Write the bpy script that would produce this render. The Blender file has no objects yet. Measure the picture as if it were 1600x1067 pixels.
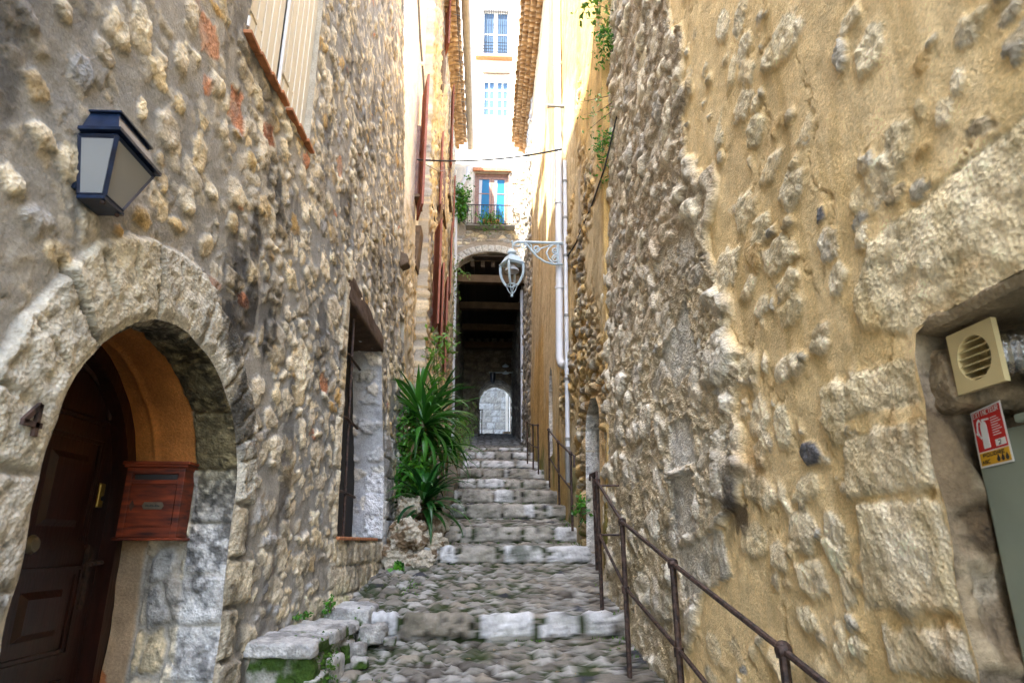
import bpy, bmesh, math, random
import numpy as np
from mathutils import Vector, Matrix
C = bpy.context.scene.collection
sc = bpy.context.scene
R = math.radians
rng = random.Random(7)

# ------------------------------------------------------------ camera, world, sun, exposure
FPX = 1000.0; PITCH = math.atan(.317); YAW = R(2.46)
cam = bpy.data.objects.new('camera', bpy.data.cameras.new('camera')); C.objects.link(cam)
cam.location = (0, 0, 0)
cam.rotation_euler = (math.pi/2 + PITCH, 0, -YAW)
cam.data.sensor_width = 36; cam.data.lens = 36*FPX/1600
cam.data.clip_start = .05; cam.data.clip_end = 500
cam.data.dof.use_dof = True; cam.data.dof.focus_distance = 6.0; cam.data.dof.aperture_fstop = 5.0
sc.camera = cam
world = bpy.data.worlds.new('World'); sc.world = world; world.use_nodes = True
SUN_EL, SUN_AZ = 55.0, 35.0       # the sun stands high behind the camera, to its left
wn = world.node_tree.nodes; wl = world.node_tree.links; wn.clear()
sky = wn.new('ShaderNodeTexSky'); sky.sky_type = 'NISHITA'; sky.sun_disc = False
sky.dust_density = 1.7; sky.sun_elevation = R(SUN_EL); sky.sun_rotation = R(180+SUN_AZ)
bg = wn.new('ShaderNodeBackground'); bg.inputs[1].default_value = .15
wo = wn.new('ShaderNodeOutputWorld'); wl.new(sky.outputs[0], bg.inputs[0]); wl.new(bg.outputs[0], wo.inputs[0])
sl = bpy.data.lights.new('sun', 'SUN'); sl.energy = 2.4; sl.angle = R(.5); sl.color = (1, .93, .82)
sun = bpy.data.objects.new('sun', sl); C.objects.link(sun)
sd = Vector((-math.sin(R(SUN_AZ))*math.cos(R(SUN_EL)), -math.cos(R(SUN_AZ))*math.cos(R(SUN_EL)), math.sin(R(SUN_EL))))
sun.rotation_euler = sd.to_track_quat('Z', 'Y').to_euler()
sc.view_settings.view_transform = 'Standard'; sc.view_settings.look = 'None'
sc.view_settings.exposure = 3.82; sc.view_settings.gamma = 1
sc.cycles.max_bounces = 8; sc.cycles.diffuse_bounces = 5

# ------------------------------------------------------------ pixel helpers (1600 px photograph)
cp, sp, cy_, sy_ = math.cos(PITCH), math.sin(PITCH), math.cos(YAW), math.sin(YAW)
def ray(px, py):
    u = (px-800)/FPX; v = (533.5-py)/FPX
    y = cp-v*sp; z = sp+v*cp
    return (u*cy_+y*sy_, -u*sy_+y*cy_, z)
def atX(px, py, X):
    r = ray(px, py); t = X/r[0]; return (r[0]*t, r[1]*t, r[2]*t)
def atY(px, py, Y):
    r = ray(px, py); t = Y/r[1]; return (r[0]*t, r[1]*t, r[2]*t)
def on(px, py, f, X0):
    X = X0
    for _ in range(30):
        p = atX(px, py, X); X = .5*X+.5*float(f(p[1], p[2]))
    return atX(px, py, X)
def clamp01(x): return np.clip(x, 0, 1)
def sst(a, b, x):
    t = clamp01((x-a)/(b-a)); return t*t*(3-2*t)
def XA(Y, Z):                                   # left near house
    w = clamp01((Y-3)/5.0); return -1.4*(1-w)+w*(-.95-.05*Z)
def XR(Y, Z):                                   # right near house
    w = clamp01((Y-3)/3.0); return 1.3*(1-w)+w*(1.12+.052*Z)
def XO(Y, Z): return 1.10+.014*Z+.02*Z*np.maximum(0, (8.5-Y)/2.5)
def XB(Y, Z): return -1.22-.008*Z+.05*(Y-8.0)/2.8
def XC(Y, Z): return -.90-.016*Z-.008*(18.5-Y)

# ------------------------------------------------------------ noise
def hsh(i, j, s=0):
    i = np.asarray(i).astype(np.int64); j = np.asarray(j).astype(np.int64)
    n = (i*374761393+j*668265263+s*1442695041) & 0xffffffff
    n = ((n ^ (n >> 13))*1274126177) & 0xffffffff
    n = ((n ^ (n >> 15))*2246822519) & 0xffffffff
    return ((n ^ (n >> 16)) & 0xffffff)/float(0xffffff)
def vn(x, y, s=0):
    xi = np.floor(x); yi = np.floor(y); fx = x-xi; fy = y-yi
    fx = fx*fx*(3-2*fx); fy = fy*fy*(3-2*fy)
    a = hsh(xi, yi, s); b = hsh(xi+1, yi, s); c = hsh(xi, yi+1, s); d = hsh(xi+1, yi+1, s)
    return (a+(b-a)*fx)*(1-fy)+(c+(d-c)*fx)*fy
def fbm(x, y, o=4, s=0):
    t = 0; a = .5; n = 0
    for k in range(o):
        t = t+a*vn(x, y, s+k*17); n += a; x = x*2.03+3.1; y = y*2.03+1.7; a *= .5
    return t/n
def vn3(x, y, z, s=0):
    zi = np.floor(z); fz = z-zi; fz = fz*fz*(3-2*fz)
    r = []
    for k in (0, 1):
        q = (zi+k)*57.0
        r.append(vn(x+q*0.37+q, y-q*0.61, s))
    return r[0]*(1-fz)+r[1]*fz
def fbm3(x, y, z, o=3, s=0):
    t = 0; a = .5; n = 0
    for k in range(o):
        t = t+a*vn3(x, y, z, s+k*13); n += a; x = x*2.1+1; y = y*2.1+2; z = z*2.1+3; a *= .5
    return t/n

# ------------------------------------------------------------ materials
def newmat(name):
    m = bpy.data.materials.new(name); m.use_nodes = True
    n = m.node_tree.nodes; l = m.node_tree.links
    return m, n, l, n['Principled BSDF']
def masonry(name, bump=.6, fine=60, var=.35, rough=.92):
    m, n, l, b = newmat(name)
    a = n.new('ShaderNodeAttribute'); a.attribute_name = 'Col'
    p = n.new('ShaderNodeAttribute'); p.attribute_name = 'Pit'
    tc = n.new('ShaderNodeTexCoord')
    n1 = n.new('ShaderNodeTexNoise'); n1.inputs['Scale'].default_value = fine; n1.inputs['Detail'].default_value = 6; n1.inputs['Roughness'].default_value = .7
    n2 = n.new('ShaderNodeTexNoise'); n2.inputs['Scale'].default_value = fine*.13; n2.inputs['Detail'].default_value = 5
    vo = n.new('ShaderNodeTexVoronoi'); vo.inputs['Scale'].default_value = fine*.9
    for q in (n1, n2, vo): l.new(tc.outputs['Object'], q.inputs['Vector'])
    mr = n.new('ShaderNodeMapRange'); mr.inputs[1].default_value = .25; mr.inputs[2].default_value = .75
    mr.inputs[3].default_value = 1-var; mr.inputs[4].default_value = 1+var; l.new(n1.outputs[0], mr.inputs[0])
    mr2 = n.new('ShaderNodeMapRange'); mr2.inputs[1].default_value = .3; mr2.inputs[2].default_value = .7
    mr2.inputs[3].default_value = 1-var*.6; mr2.inputs[4].default_value = 1+var*.5; l.new(n2.outputs[0], mr2.inputs[0])
    mm = n.new('ShaderNodeMath'); mm.operation = 'MULTIPLY'; l.new(mr.outputs[0], mm.inputs[0]); l.new(mr2.outputs[0], mm.inputs[1])
    vm = n.new('ShaderNodeVectorMath'); vm.operation = 'SCALE'; l.new(a.outputs['Color'], vm.inputs[0]); l.new(mm.outputs[0], vm.inputs['Scale'])
    l.new(vm.outputs[0], b.inputs['Base Color'])
    b.inputs['Roughness'].default_value = rough; b.inputs['Specular IOR Level'].default_value = .25
    # bump: grain, plus pits where Pit is high
    mx = n.new('ShaderNodeMath'); mx.operation = 'MULTIPLY'; l.new(vo.outputs['Distance'], mx.inputs[0]); l.new(p.outputs['Fac'], mx.inputs[1])
    ad = n.new('ShaderNodeMath'); ad.operation = 'ADD'; l.new(n1.outputs[0], ad.inputs[0]); l.new(mx.outputs[0], ad.inputs[1])
    bp = n.new('ShaderNodeBump'); bp.inputs['Strength'].default_value = bump; bp.inputs['Distance'].default_value = .02
    l.new(ad.outputs[0], bp.inputs['Height']); l.new(bp.outputs[0], b.inputs['Normal'])
    return m
M = {}
M['masonry'] = masonry('masonry', .55, 70, .30)
M['street_stone'] = masonry('street_stone', .3, 34, .18)
M['far_masonry'] = masonry('far_masonry', .5, 30, .25)
def simple(name, col, rough=.6, metal=0, var=.15, scale=20, bump=.15, spec=.5, stretch=None, col2=None):
    m, n, l, b = newmat(name)
    tc = n.new('ShaderNodeTexCoord'); mp = n.new('ShaderNodeMapping'); l.new(tc.outputs['Object'], mp.inputs[0])
    if stretch: mp.inputs['Scale'].default_value = stretch
    t = n.new('ShaderNodeTexNoise'); t.inputs['Scale'].default_value = scale; t.inputs['Detail'].default_value = 6; l.new(mp.outputs[0], t.inputs['Vector'])
    r = n.new('ShaderNodeValToRGB')
    c1 = [max(0, c*(1-var)) for c in col]; c2 = [min(1, c*(1+var)) for c in (col if col2 is None else col2)]
    r.color_ramp.elements[0].position = .32; r.color_ramp.elements[1].position = .68
    r.color_ramp.elements[0].color = (*c1, 1); r.color_ramp.elements[1].color = (*c2, 1)
    l.new(t.outputs[0], r.inputs[0]); l.new(r.outputs[0], b.inputs['Base Color'])
    b.inputs['Roughness'].default_value = rough; b.inputs['Metallic'].default_value = metal; b.inputs['Specular IOR Level'].default_value = spec
    if bump:
        bp = n.new('ShaderNodeBump'); bp.inputs['Strength'].default_value = bump; bp.inputs['Distance'].default_value = .01
        l.new(t.outputs[0], bp.inputs['Height']); l.new(bp.outputs[0], b.inputs['Normal'])
    M[name] = m; return m
simple('dark_door_wood', (.028, .007, .004), .38, var=.35, scale=9, stretch=(6, 6, 1), bump=.25)
simple('mailbox_wood', (.05, .007, .002), .55, var=.5, scale=7, stretch=(1, 1, 6), bump=.1, col2=(.17, .028, .006))
simple('old_beam_wood', (.06, .042, .028), .9, var=.45, scale=14, stretch=(8, 1, 8), bump=.8)
simple('dark_timber', (.13, .085, .05), .85, var=.4, scale=10, bump=.4)
simple('orange_plaster', (.62, .27, .07), .9, var=.22, scale=5, bump=.25, col2=(.55, .17, .045))
simple('cream_shutter', (.66, .60, .47), .55, var=.06, scale=6, stretch=(1, 1, .3), bump=.05)
simple('rust_shutter', (.24, .068, .032), .6, var=.25, scale=10, bump=.2)
simple('iron_rust', (.030, .022, .020), .6, metal=.3, var=.5, scale=35, bump=.5, col2=(.06, .034, .025))
simple('black_iron', (.012, .012, .014), .45, metal=.4, var=.3, scale=40, bump=.2)
simple('lamp_blue', (.007, .016, .042), .35, var=.4, scale=25, bump=.15)
simple('pale_paint_metal', (.40, .50, .56), .4, var=.12, scale=18, bump=.1)
simple('white_pipe', (.60, .62, .66), .4, var=.10, scale=9, stretch=(1, 1, .2), bump=.05)
simple('grey_pipe', (.20, .20, .19), .5, var=.15, scale=9, bump=.05)
simple('gutter_zinc', (.40, .36, .30), .6, var=.15, scale=8, bump=.1)
simple('terracotta', (.42, .17, .07), .85, var=.3, scale=18, bump=.5)
simple('roof_tile', (.46, .27, .13), .9, var=.35, scale=6, bump=.5, col2=(.62, .45, .26))
simple('cream_plastic', (.62, .50, .25), .45, var=.04, scale=6, bump=.03)
simple('cabinet_green', (.25, .285, .22), .5, var=.06, scale=9, bump=.05)
simple('foil', (.7, .7, .7), .18, metal=1, var=.2, scale=60, bump=1.0)
simple('brass', (.55, .38, .10), .35, metal=.9, var=.2, scale=30, bump=.1)
simple('white_wall', (.80, .77, .70), .9, var=.06, scale=3, bump=.2)
simple('white_frame', (.62, .61, .58), .5, var=.05, scale=8, bump=.03)
simple('brown_frame', (.22, .12, .085), .6, var=.25, scale=14, bump=.2)
simple('black_rubber', (.015, .015, .016), .6, var=.2, scale=30, bump=.05)
simple('grey_cable', (.13, .12, .11), .6, var=.2, scale=30, bump=.05)
simple('paper_white', (.75, .74, .70), .5, var=.03, scale=9, bump=0)
simple('sign_red', (.55, .015, .012), .45, var=.05, scale=9, bump=0)
simple('sign_yellow', (.70, .38, .02), .45, var=.05, scale=9, bump=0)
simple('print_dark', (.03, .03, .03), .5, var=.05, scale=9, bump=0)
simple('curtain', (.45, .47, .5), .9, var=.1, scale=12, stretch=(6, 6, .3), bump=.4)
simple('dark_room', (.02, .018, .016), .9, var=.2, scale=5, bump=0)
simple('ground_earth', (.12, .10, .07), .95, var=.3, scale=2, bump=.3)
simple('flower_orange', (.6, .10, .01), .6, var=.2, scale=9, bump=0)
simple('brass_dull', (.20, .17, .12), .5, metal=.7, var=.2, scale=30, bump=.1)
simple('dead_leaf', (.20, .135, .06), .8, var=.3, scale=20, bump=.1)
def leafmat(name, c, c2, rough=.4, tr=.25):
    m, n, l, b = newmat(name)
    g = n.new('ShaderNodeAttribute'); g.attribute_name = 'Rnd'
    r = n.new('ShaderNodeValToRGB'); r.color_ramp.elements[0].color = (*c, 1); r.color_ramp.elements[1].color = (*c2, 1)
    l.new(g.outputs['Fac'], r.inputs[0]); l.new(r.outputs[0], b.inputs['Base Color'])
    b.inputs['Roughness'].default_value = rough
    t = n.new('ShaderNodeBsdfTranslucent'); l.new(r.outputs[0], t.inputs[0])
    mx = n.new('ShaderNodeMixShader'); mx.inputs[0].default_value = tr
    o = n['Material Output']; l.new(b.outputs[0], mx.inputs[1]); l.new(t.outputs[0], mx.inputs[2]); l.new(mx.outputs[0], o.inputs[0])
    M[name] = m
leafmat('strap_leaf', (.012, .075, .012), (.06, .22, .02))
leafmat('dark_leaf', (.006, .05, .010), (.035, .15, .015), .3, .15)
leafmat('ivy_leaf', (.02, .11, .01), (.10, .30, .02))
leafmat('creeper_leaf', (.05, .14, .01), (.20, .36, .05))
leafmat('moss_leaf', (.03, .085, .006), (.10, .22, .015), .8)
def glass(name, col, rough, tint=None, spec=.8, met=0):
    m, n, l, b = newmat(name); b.inputs['Base Color'].default_value = (*col, 1); b.inputs['Roughness'].default_value = rough
    b.inputs['Specular IOR Level'].default_value = spec; b.inputs['Metallic'].default_value = met
    M[name] = m
glass('frosted_glass', (.23, .235, .23), .4)
glass('painted_sky_glass', (.02, .13, .27), .4, spec=.08)  # blue base colour painted in place of a sky reflection
glass('pale_glass', (.045, .08, .13), .5, spec=.05)
def clear(name):
    m, n, l, b = newmat(name)
    t = n.new('ShaderNodeBsdfTransparent'); g = n.new('ShaderNodeBsdfGlossy'); g.inputs['Roughness'].default_value = .08
    mx = n.new('ShaderNodeMixShader'); mx.inputs[0].default_value = .12
    l.new(t.outputs[0], mx.inputs[1]); l.new(g.outputs[0], mx.inputs[2]); l.new(mx.outputs[0], n['Material Output'].inputs[0]); M[name] = m
clear('clear_glass')

# ------------------------------------------------------------ object helpers
def tag(o, label=None, cat=None, group=None, kind=None):
    if label: o['label'] = label
    if cat: o['category'] = cat
    if group: o['group'] = group
    if kind: o['kind'] = kind
    return o
def thing(name, loc=(0, 0, 0), label=None, cat=None, group=None, kind=None):
    o = bpy.data.objects.new(name, None); C.objects.link(o); o.location = loc; o.empty_display_size = .1
    return tag(o, label, cat, group, kind)
def link(me, name, parent=None):
    o = bpy.data.objects.new(name, me); C.objects.link(o)
    if parent is not None:
        o.parent = parent
        off = Vector(parent.location); p = parent.parent
        while p is not None: off += Vector(p.location); p = p.parent
        o.location = (0, 0, 0)
        me.transform(Matrix.Translation(-off))
    return o
class MB:                                        # mesh in world coordinates; link() makes it relative to its parent
    def __init__(s): s.v = []; s.f = []; s.r = []
    def add(s, vs, fs, r=0):
        n = len(s.v); s.v += [tuple(map(float, q)) for q in vs]; s.f += [tuple(i+n for i in f) for f in fs]; s.r += [r]*len(vs)
        return s
    def box(s, x0, x1, y0, y1, z0, z1):
        return s.add([(x, y, z) for x in (x0, x1) for y in (y0, y1) for z in (z0, z1)],
              [(0, 1, 3, 2), (4, 6, 7, 5), (0, 4, 5, 1), (2, 3, 7, 6), (0, 2, 6, 4), (1, 5, 7, 3)])
    def hexa(s, b, t):                           # bottom 4, top 4 corner loops
        return s.add(list(b)+list(t), [(3, 2, 1, 0), (4, 5, 6, 7), (0, 1, 5, 4), (1, 2, 6, 5), (2, 3, 7, 6), (3, 0, 4, 7)])
    def tube(s, pts, r, n=8, cap=True):
        pts = [Vector(p) for p in pts]
        rs = r if isinstance(r, (list, tuple)) else [r]*len(pts)
        ring = []; base = len(s.v); prev = None
        for i, p in enumerate(pts):
            d = (pts[min(i+1, len(pts)-1)]-pts[max(i-1, 0)])
            if d.length < 1e-9: d = Vector((0, 0, 1))
            d.normalize()
            if prev is None:
                up = Vector((0, 0, 1)) if abs(d.z) < .9 else Vector((1, 0, 0))
                a = d.cross(up).normalized()
            else:
                a = (prev-d*prev.dot(d)).normalized()
            prev = a; b = d.cross(a)
            for k in range(n):
                t = 2*math.pi*k/n; ring.append(p+(a*math.cos(t)+b*math.sin(t))*rs[i])
        fs = []
        for i in range(len(pts)-1):
            for k in range(n): fs.append((i*n+k, i*n+(k+1) % n, (i+1)*n+(k+1) % n, (i+1)*n+k))
        if cap: fs += [tuple(range(n))[::-1], tuple((len(pts)-1)*n+k for k in range(n))]
        return s.add(ring, fs)
    def lathe(s, c, prof, n=16):                 # prof [(r, z)]
        vs = []; fs = []
        for r, z in prof:
            for k in range(n):
                t = 2*math.pi*k/n; vs.append((c[0]+r*math.cos(t), c[1]+r*math.sin(t), c[2]+z))
        for i in range(len(prof)-1):
            for k in range(n): fs.append((i*n+k, i*n+(k+1) % n, (i+1)*n+(k+1) % n, (i+1)*n+k))
        return s.add(vs, fs)
    def ball(s, c, r, n=10):
        return s.lathe(c, [(max(1e-4, r*math.sin(math.pi*i/8)), -r*math.cos(math.pi*i/8)) for i in range(9)], n)
    def build(s, name, mat, parent=None, smooth=False, bevel=0):
        me = bpy.data.meshes.new(name); me.from_pydata(s.v, [], s.f)
        if mat: me.materials.append(M[mat] if isinstance(mat, str) else mat)
        if any(s.r):
            a = me.attributes.new('Rnd', 'FLOAT', 'POINT'); a.data.foreach_set('value', np.array(s.r, dtype=np.float32))
        bm = bmesh.new(); bm.from_mesh(me)
        if not any(s.r): bmesh.ops.recalc_face_normals(bm, faces=bm.faces)
        if bevel:
            es = [e for e in bm.edges if len(e.link_faces) == 2 and e.calc_face_angle(0) > .6]
            bmesh.ops.bevel(bm, geom=es, offset=bevel, segments=2, affect='EDGES', profile=.5)
        bm.to_mesh(me); bm.free()
        if smooth:
            me.polygons.foreach_set('use_smooth', [True]*len(me.polygons))
            if smooth != 'all':
                try: me.set_sharp_from_angle(angle=R(40))
                except Exception: pass
        return link(me, name, parent)
def arrmesh(name, P, F, col, pit, mat, parent=None, smooth=True):
    me = bpy.data.meshes.new(name); nv = len(P); nf = len(F)
    me.vertices.add(nv); me.vertices.foreach_set('co', np.ascontiguousarray(P, dtype=np.float32).ravel())
    me.loops.add(nf*4); me.loops.foreach_set('vertex_index', np.ascontiguousarray(F, dtype=np.int32).ravel())
    me.polygons.add(nf); me.polygons.foreach_set('loop_start', np.arange(0, nf*4, 4, dtype=np.int32))
    me.update(calc_edges=True)
    me.materials.append(M[mat])
    ca = me.attributes.new('Col', 'FLOAT_COLOR', 'POINT')
    cc = np.ones((nv, 4), dtype=np.float32); cc[:, :3] = np.clip(col, 0, 1); ca.data.foreach_set('color', cc.ravel())
    pa = me.attributes.new('Pit', 'FLOAT', 'POINT'); pa.data.foreach_set('value', np.ascontiguousarray(pit, dtype=np.float32).ravel())
    me.polygons.foreach_set('use_smooth', np.full(nf, smooth))
    return link(me, name, parent)

# ------------------------------------------------------------ masonry height fields
PALE = [(.64, .55, .39), (.57, .49, .34), (.70, .61, .44), (.52, .45, .33), (.62, .51, .32)]
GREY = [(.34, .33, .31), (.40, .39, .36), (.28, .28, .27), (.44, .42, .38), (.36, .33, .28)]
WARM = [(.54, .40, .20), (.50, .33, .13), (.56, .45, .26), (.48, .38, .22)]
TERR = [(.48, .22, .12), (.44, .19, .10), (.50, .26, .15)]
def mixpal(ids, pal, w):
    arr = np.array(pal); cw = np.cumsum(np.array(w)/sum(w)); k = np.minimum(np.searchsorted(cw, ids), len(pal)-1); return arr[k]
class Field:
    def __init__(s, us, vs, base, seed=1, mortar_rough=.006, mort_noise=.12):
        s.us = np.array(us); s.vs = np.array(vs); s.U, s.V = np.meshgrid(s.us, s.vs, indexing='ij'); s.seed = seed
        n = fbm(s.U*7, s.V*7, 4, seed); n2 = fbm(s.U*1.1, s.V*1.1, 4, seed+5)
        s.H = (fbm(s.U*28, s.V*28, 3, seed+9)-.5)*mortar_rough*2+(n-.5)*.02+(n2-.5)*.04
        s.Cc = np.array(base)[None, None, :]*(1+(n2-.5)*2*mort_noise+(n-.5)*mort_noise*1.4)[..., None]
        s.Pit = np.full(s.U.shape, .12); s.Mk = np.zeros(s.U.shape)
    def win(s, u0, u1, v0, v1):
        a = np.searchsorted(s.us, u0); b = np.searchsorted(s.us, u1); c = np.searchsorted(s.vs, v0); d = np.searchsorted(s.vs, v1)
        return slice(a, b), slice(c, d)
    def put(s, w, m, h, col, pit, rep=True, keep=None):
        if pit > .4:                             # chips, lichen specks and pits in the stone itself
            U, V = s.U[w], s.V[w]; k = fbm(U*38, V*38, 3, s.seed+71); k2 = fbm(U*13, V*13, 3, s.seed+72)
            g = getattr(s, 'chip', 1.); col = col*(1.06+(k-.5)*.9*g)[..., None]*(1-.45*g*sst(.40, .28, k)*sst(.42, .55, k2))[..., None]; h = h-.007*g*g*sst(.42, .30, k)
        mh = m
        if pit > .4 and getattr(s, 'smear', 0):      # mortar wiped over part of the face
            m = m*(1-.8*s.smear*sst(.54, .42, fbm(U*8, V*8, 4, s.seed+74))); mh = mh*(1-.55*s.smear*sst(.54, .42, fbm(U*8, V*8, 4, s.seed+74)))
        H = s.H[w]; s.H[w] = H*(1-mh)+mh*h if rep else np.maximum(H, m*h)
        s.Cc[w] = s.Cc[w]*(1-m[..., None])+col*m[..., None]; s.Pit[w] = s.Pit[w]*(1-m)+pit*m; s.Mk[w] = np.maximum(s.Mk[w], m)
    def stone(s, cu, cv, a, b, h=.03, col=(.5, .46, .38), rot=0, seed=0, pit=.6, p=2.4, edge=.10):
        R_ = 1.5*max(a, b); w = s.win(cu-R_, cu+R_, cv-R_, cv+R_)
        U = s.U[w]; V = s.V[w]
        if U.size == 0: return
        cr, sr = math.cos(rot), math.sin(rot); x = ((U-cu)*cr+(V-cv)*sr)/a; y = (-(U-cu)*sr+(V-cv)*cr)/b
        x = x+(fbm(U*11+seed, V*11, 4, seed)-.5)*.95; y = y+(fbm(U*11, V*11+seed, 4, seed+3)-.5)*.95
        ph = hsh(seed, 3, 5)*6.28; sd_ = 4+int(hsh(seed, 4, 5)*3); an = np.arctan2(y, x)+ph; sec = 2*math.pi/sd_
        rp = np.hypot(x, y)*np.cos((an % sec)-sec/2)/math.cos(sec/2)*.86      # polygon-like outline
        r = .8*rp+.2*(np.abs(x)**p+np.abs(y)**p)**(1/p)
        m = sst(1+edge*.6, 1-edge*.6, r)
        fil = sst(1.3, .95, r)*(1-m)*h*.25
        s.H[w] += fil
        prof = .45+.55*np.sqrt(clamp01(1-clamp01(r)**5))
        tx = (hsh(seed, 1, 5)-.5)*.7; ty = (hsh(seed, 2, 5)-.5)*.7
        rg = np.abs(fbm(U*16, V*16, 5, seed+7)-.5)*2; fa = np.abs((fbm(U*6, V*6, 2, seed+17)*4) % 1-.5)*2
        hh = h*(prof*(1+tx*x+ty*y))+(.35-rg)*h*.8*sst(1, .7, r)+(fa-.5)*h*.35*sst(1, .8, r)+(fbm(U*55, V*55, 2, seed+8)-.5)*.008
        c = np.array(col)*(1+(fbm(U*9, V*9, 3, seed+2)-.5)*.6)[..., None]
        s.put(w, m, hh, c, pit)
    def poly(s, pts, h=.025, col=(.5, .46, .38), seed=0, pit=.9, gap=.006, nz=.012, rough=.012, rnd=.03):
        pts = np.array(pts); u0, v0 = pts.min(0)-.05; u1, v1 = pts.max(0)+.05; w = s.win(u0, u1, v0, v1)
        U = s.U[w]; V = s.V[w]
        if U.size == 0: return
        ar = 0
        for i in range(len(pts)):
            p, q = pts[i], pts[(i+1) % len(pts)]; ar += p[0]*q[1]-q[0]*p[1]
        if ar < 0: pts = pts[::-1]
        d = np.full(U.shape, -9.)
        for i in range(len(pts)):
            p, q = pts[i], pts[(i+1) % len(pts)]; e = q-p; L = math.hypot(*e)
            if L < 1e-6: continue
            d = np.maximum(d, ((U-p[0])*e[1]-(V-p[1])*e[0])/L)
        d = d+gap+(fbm(U*16, V*16, 3, seed)-.5)*nz*2
        m = sst(.006, -.006, d); prof = np.sqrt(clamp01(1-clamp01(1+d/rnd)**2))
        n = fbm(U*22, V*22, 4, seed+4); nb = fbm(U*5, V*5, 2, seed+6)
        hh = h*(.35+.65*prof)+(n-.5)*rough*2+(nb-.5)*.02
        c = np.array(col)*(1+(fbm(U*7, V*7, 3, seed+2)-.5)*.5)[..., None]
        s.put(w, m, hh, c, pit)
    def cells(s, su, sv, seed, h=.035, dens=1., gap=.10, pal=PALE, wts=None, reg=None, rmin=.3, rmax=.75, pit=.6, warp=.5, facet=.7, jit=.8, hv=.6, uvf=None):
        U, V = (s.U, s.V)
        wu = fbm(U*3.2/su*.13, V*3.2/sv*.13, 2, seed+1)-.5
        x = U/su+(fbm(U/su*.9, V/sv*.9, 3, seed+1)-.5)*warp*1.6
        y = V/sv+(fbm(U/su*.9+7, V/sv*.9, 3, seed+2)-.5)*warp*1.6
        xi = np.floor(x); yi = np.floor(y)
        F1 = np.full(U.shape, 9.); F2 = F1.copy(); idx = np.zeros(U.shape); idy = idx.copy(); lx = idx.copy(); ly = idx.copy()
        for i in (-1, 0, 1):
            for j in (-1, 0, 1):
                cx = xi+i; cyy = yi+j
                dx = cx+.5+(hsh(cx, cyy, seed+11)-.5)*jit-x; dy = cyy+.5+(hsh(cx, cyy, seed+12)-.5)*jit-y
                d = np.sqrt(dx*dx+dy*dy); b = d < F1
                F2 = np.where(b, F1, np.minimum(F2, d)); F1 = np.where(b, d, F1)
                idx = np.where(b, cx, idx); idy = np.where(b, cyy, idy); lx = np.where(b, -dx, lx); ly = np.where(b, -dy, ly)
        r1 = hsh(idx, idy, seed+21); r2 = hsh(idx, idy, seed+22); r3 = hsh(idx, idy, seed+23); r4 = hsh(idx, idy, seed+24); r5 = hsh(idx, idy, seed+25)
        nz = (fbm(U/su*3.2, V/sv*3.2, 4, seed+31)-.5)
        e = (F2-F1)*.5-gap*.5+nz*.16
        rr = rmin+(rmax-rmin)*r1
        sec = 2*math.pi/5; an = np.arctan2(ly, lx)+r5*6.28; pf = np.cos((an % sec)-sec/2)/math.cos(sec/2)*.9
        q = np.minimum(e, (rr-F1*pf*(1+nz*1.3)))
        m = sst(0, .07, q)*(r2 < dens)
        if reg is not None: m = m*reg
        ms = min(su, sv)
        rg = np.abs(fbm(U/ms*1.6, V/ms*1.6, 4, seed+33)-.5)*2
        prof = .5+.5*sst(0, .20, q); hi_ = h*(1-hv+2*hv*r3)
        fil = sst(-.14, .03, q)*(1-m)*hi_*.25*(r2 < dens)
        s.H += fil if reg is None else fil*reg
        fa = np.abs((fbm(U/ms*.55, V/ms*.55, 2, seed+37)*4) % 1-.5)*2; core = sst(0, .15, q)
        hh = hi_*(prof*(1+facet*((r4-.5)*lx+(r5-.5)*ly)*1.4))+core*((.35-rg)*h*.6+(fa-.5)*h*.35)+(fbm(U*60, V*60, 2, seed+34)-.5)*.007
        col = mixpal(r4*.37+r1*.63 if False else hsh(idx, idy, seed+26), pal, wts or [1]*len(pal))
        col = col*(.85+.3*r5)[..., None]*(1+(fbm(U*9, V*9, 3, seed+35)-.5)*.5)[..., None]
        s.put((slice(None), slice(None)), m, hh, col, pit)
        return q
    def stain(s, m, col, k=1.):
        mm = clamp01(m*k)[..., None]; s.Cc = s.Cc*(1-mm)+s.Cc*np.array(col)*mm
def steps(segs):                                # [(start, step)], ..., end
    out = []
    for (a, d0), (b, d1) in zip(segs[:-1], segs[1:]):
        x = a
        while x < b-1e-6:
            out.append(x); t = (x-a)/(b-a); x += d0+(d1-d0)*t if d1 else d0
    out.append(segs[-1][0]); return np.array(out)
def poly_sdf(U, V, pts):                         # negative inside, any polygon
    pts = np.array(pts); d2 = np.full(U.shape, 1e9); ins = np.zeros(U.shape, bool); n = len(pts)
    for i in range(n):
        a = pts[i]; b = pts[(i+1) % n]; e = b-a; L = e@e
        if L < 1e-12: continue
        t = clamp01(((U-a[0])*e[0]+(V-a[1])*e[1])/L); dx = U-a[0]-t*e[0]; dy = V-a[1]-t*e[1]
        d2 = np.minimum(d2, dx*dx+dy*dy)
        c = ((a[1] > V) != (b[1] > V)); 
        with np.errstate(divide='ignore', invalid='ignore'):
            xx = (b[0]-a[0])*(V-a[1])/(b[1]-a[1])+a[0]
        ins ^= (c & (U < xx))
    return np.where(ins, -1, 1)*np.sqrt(d2)
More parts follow.
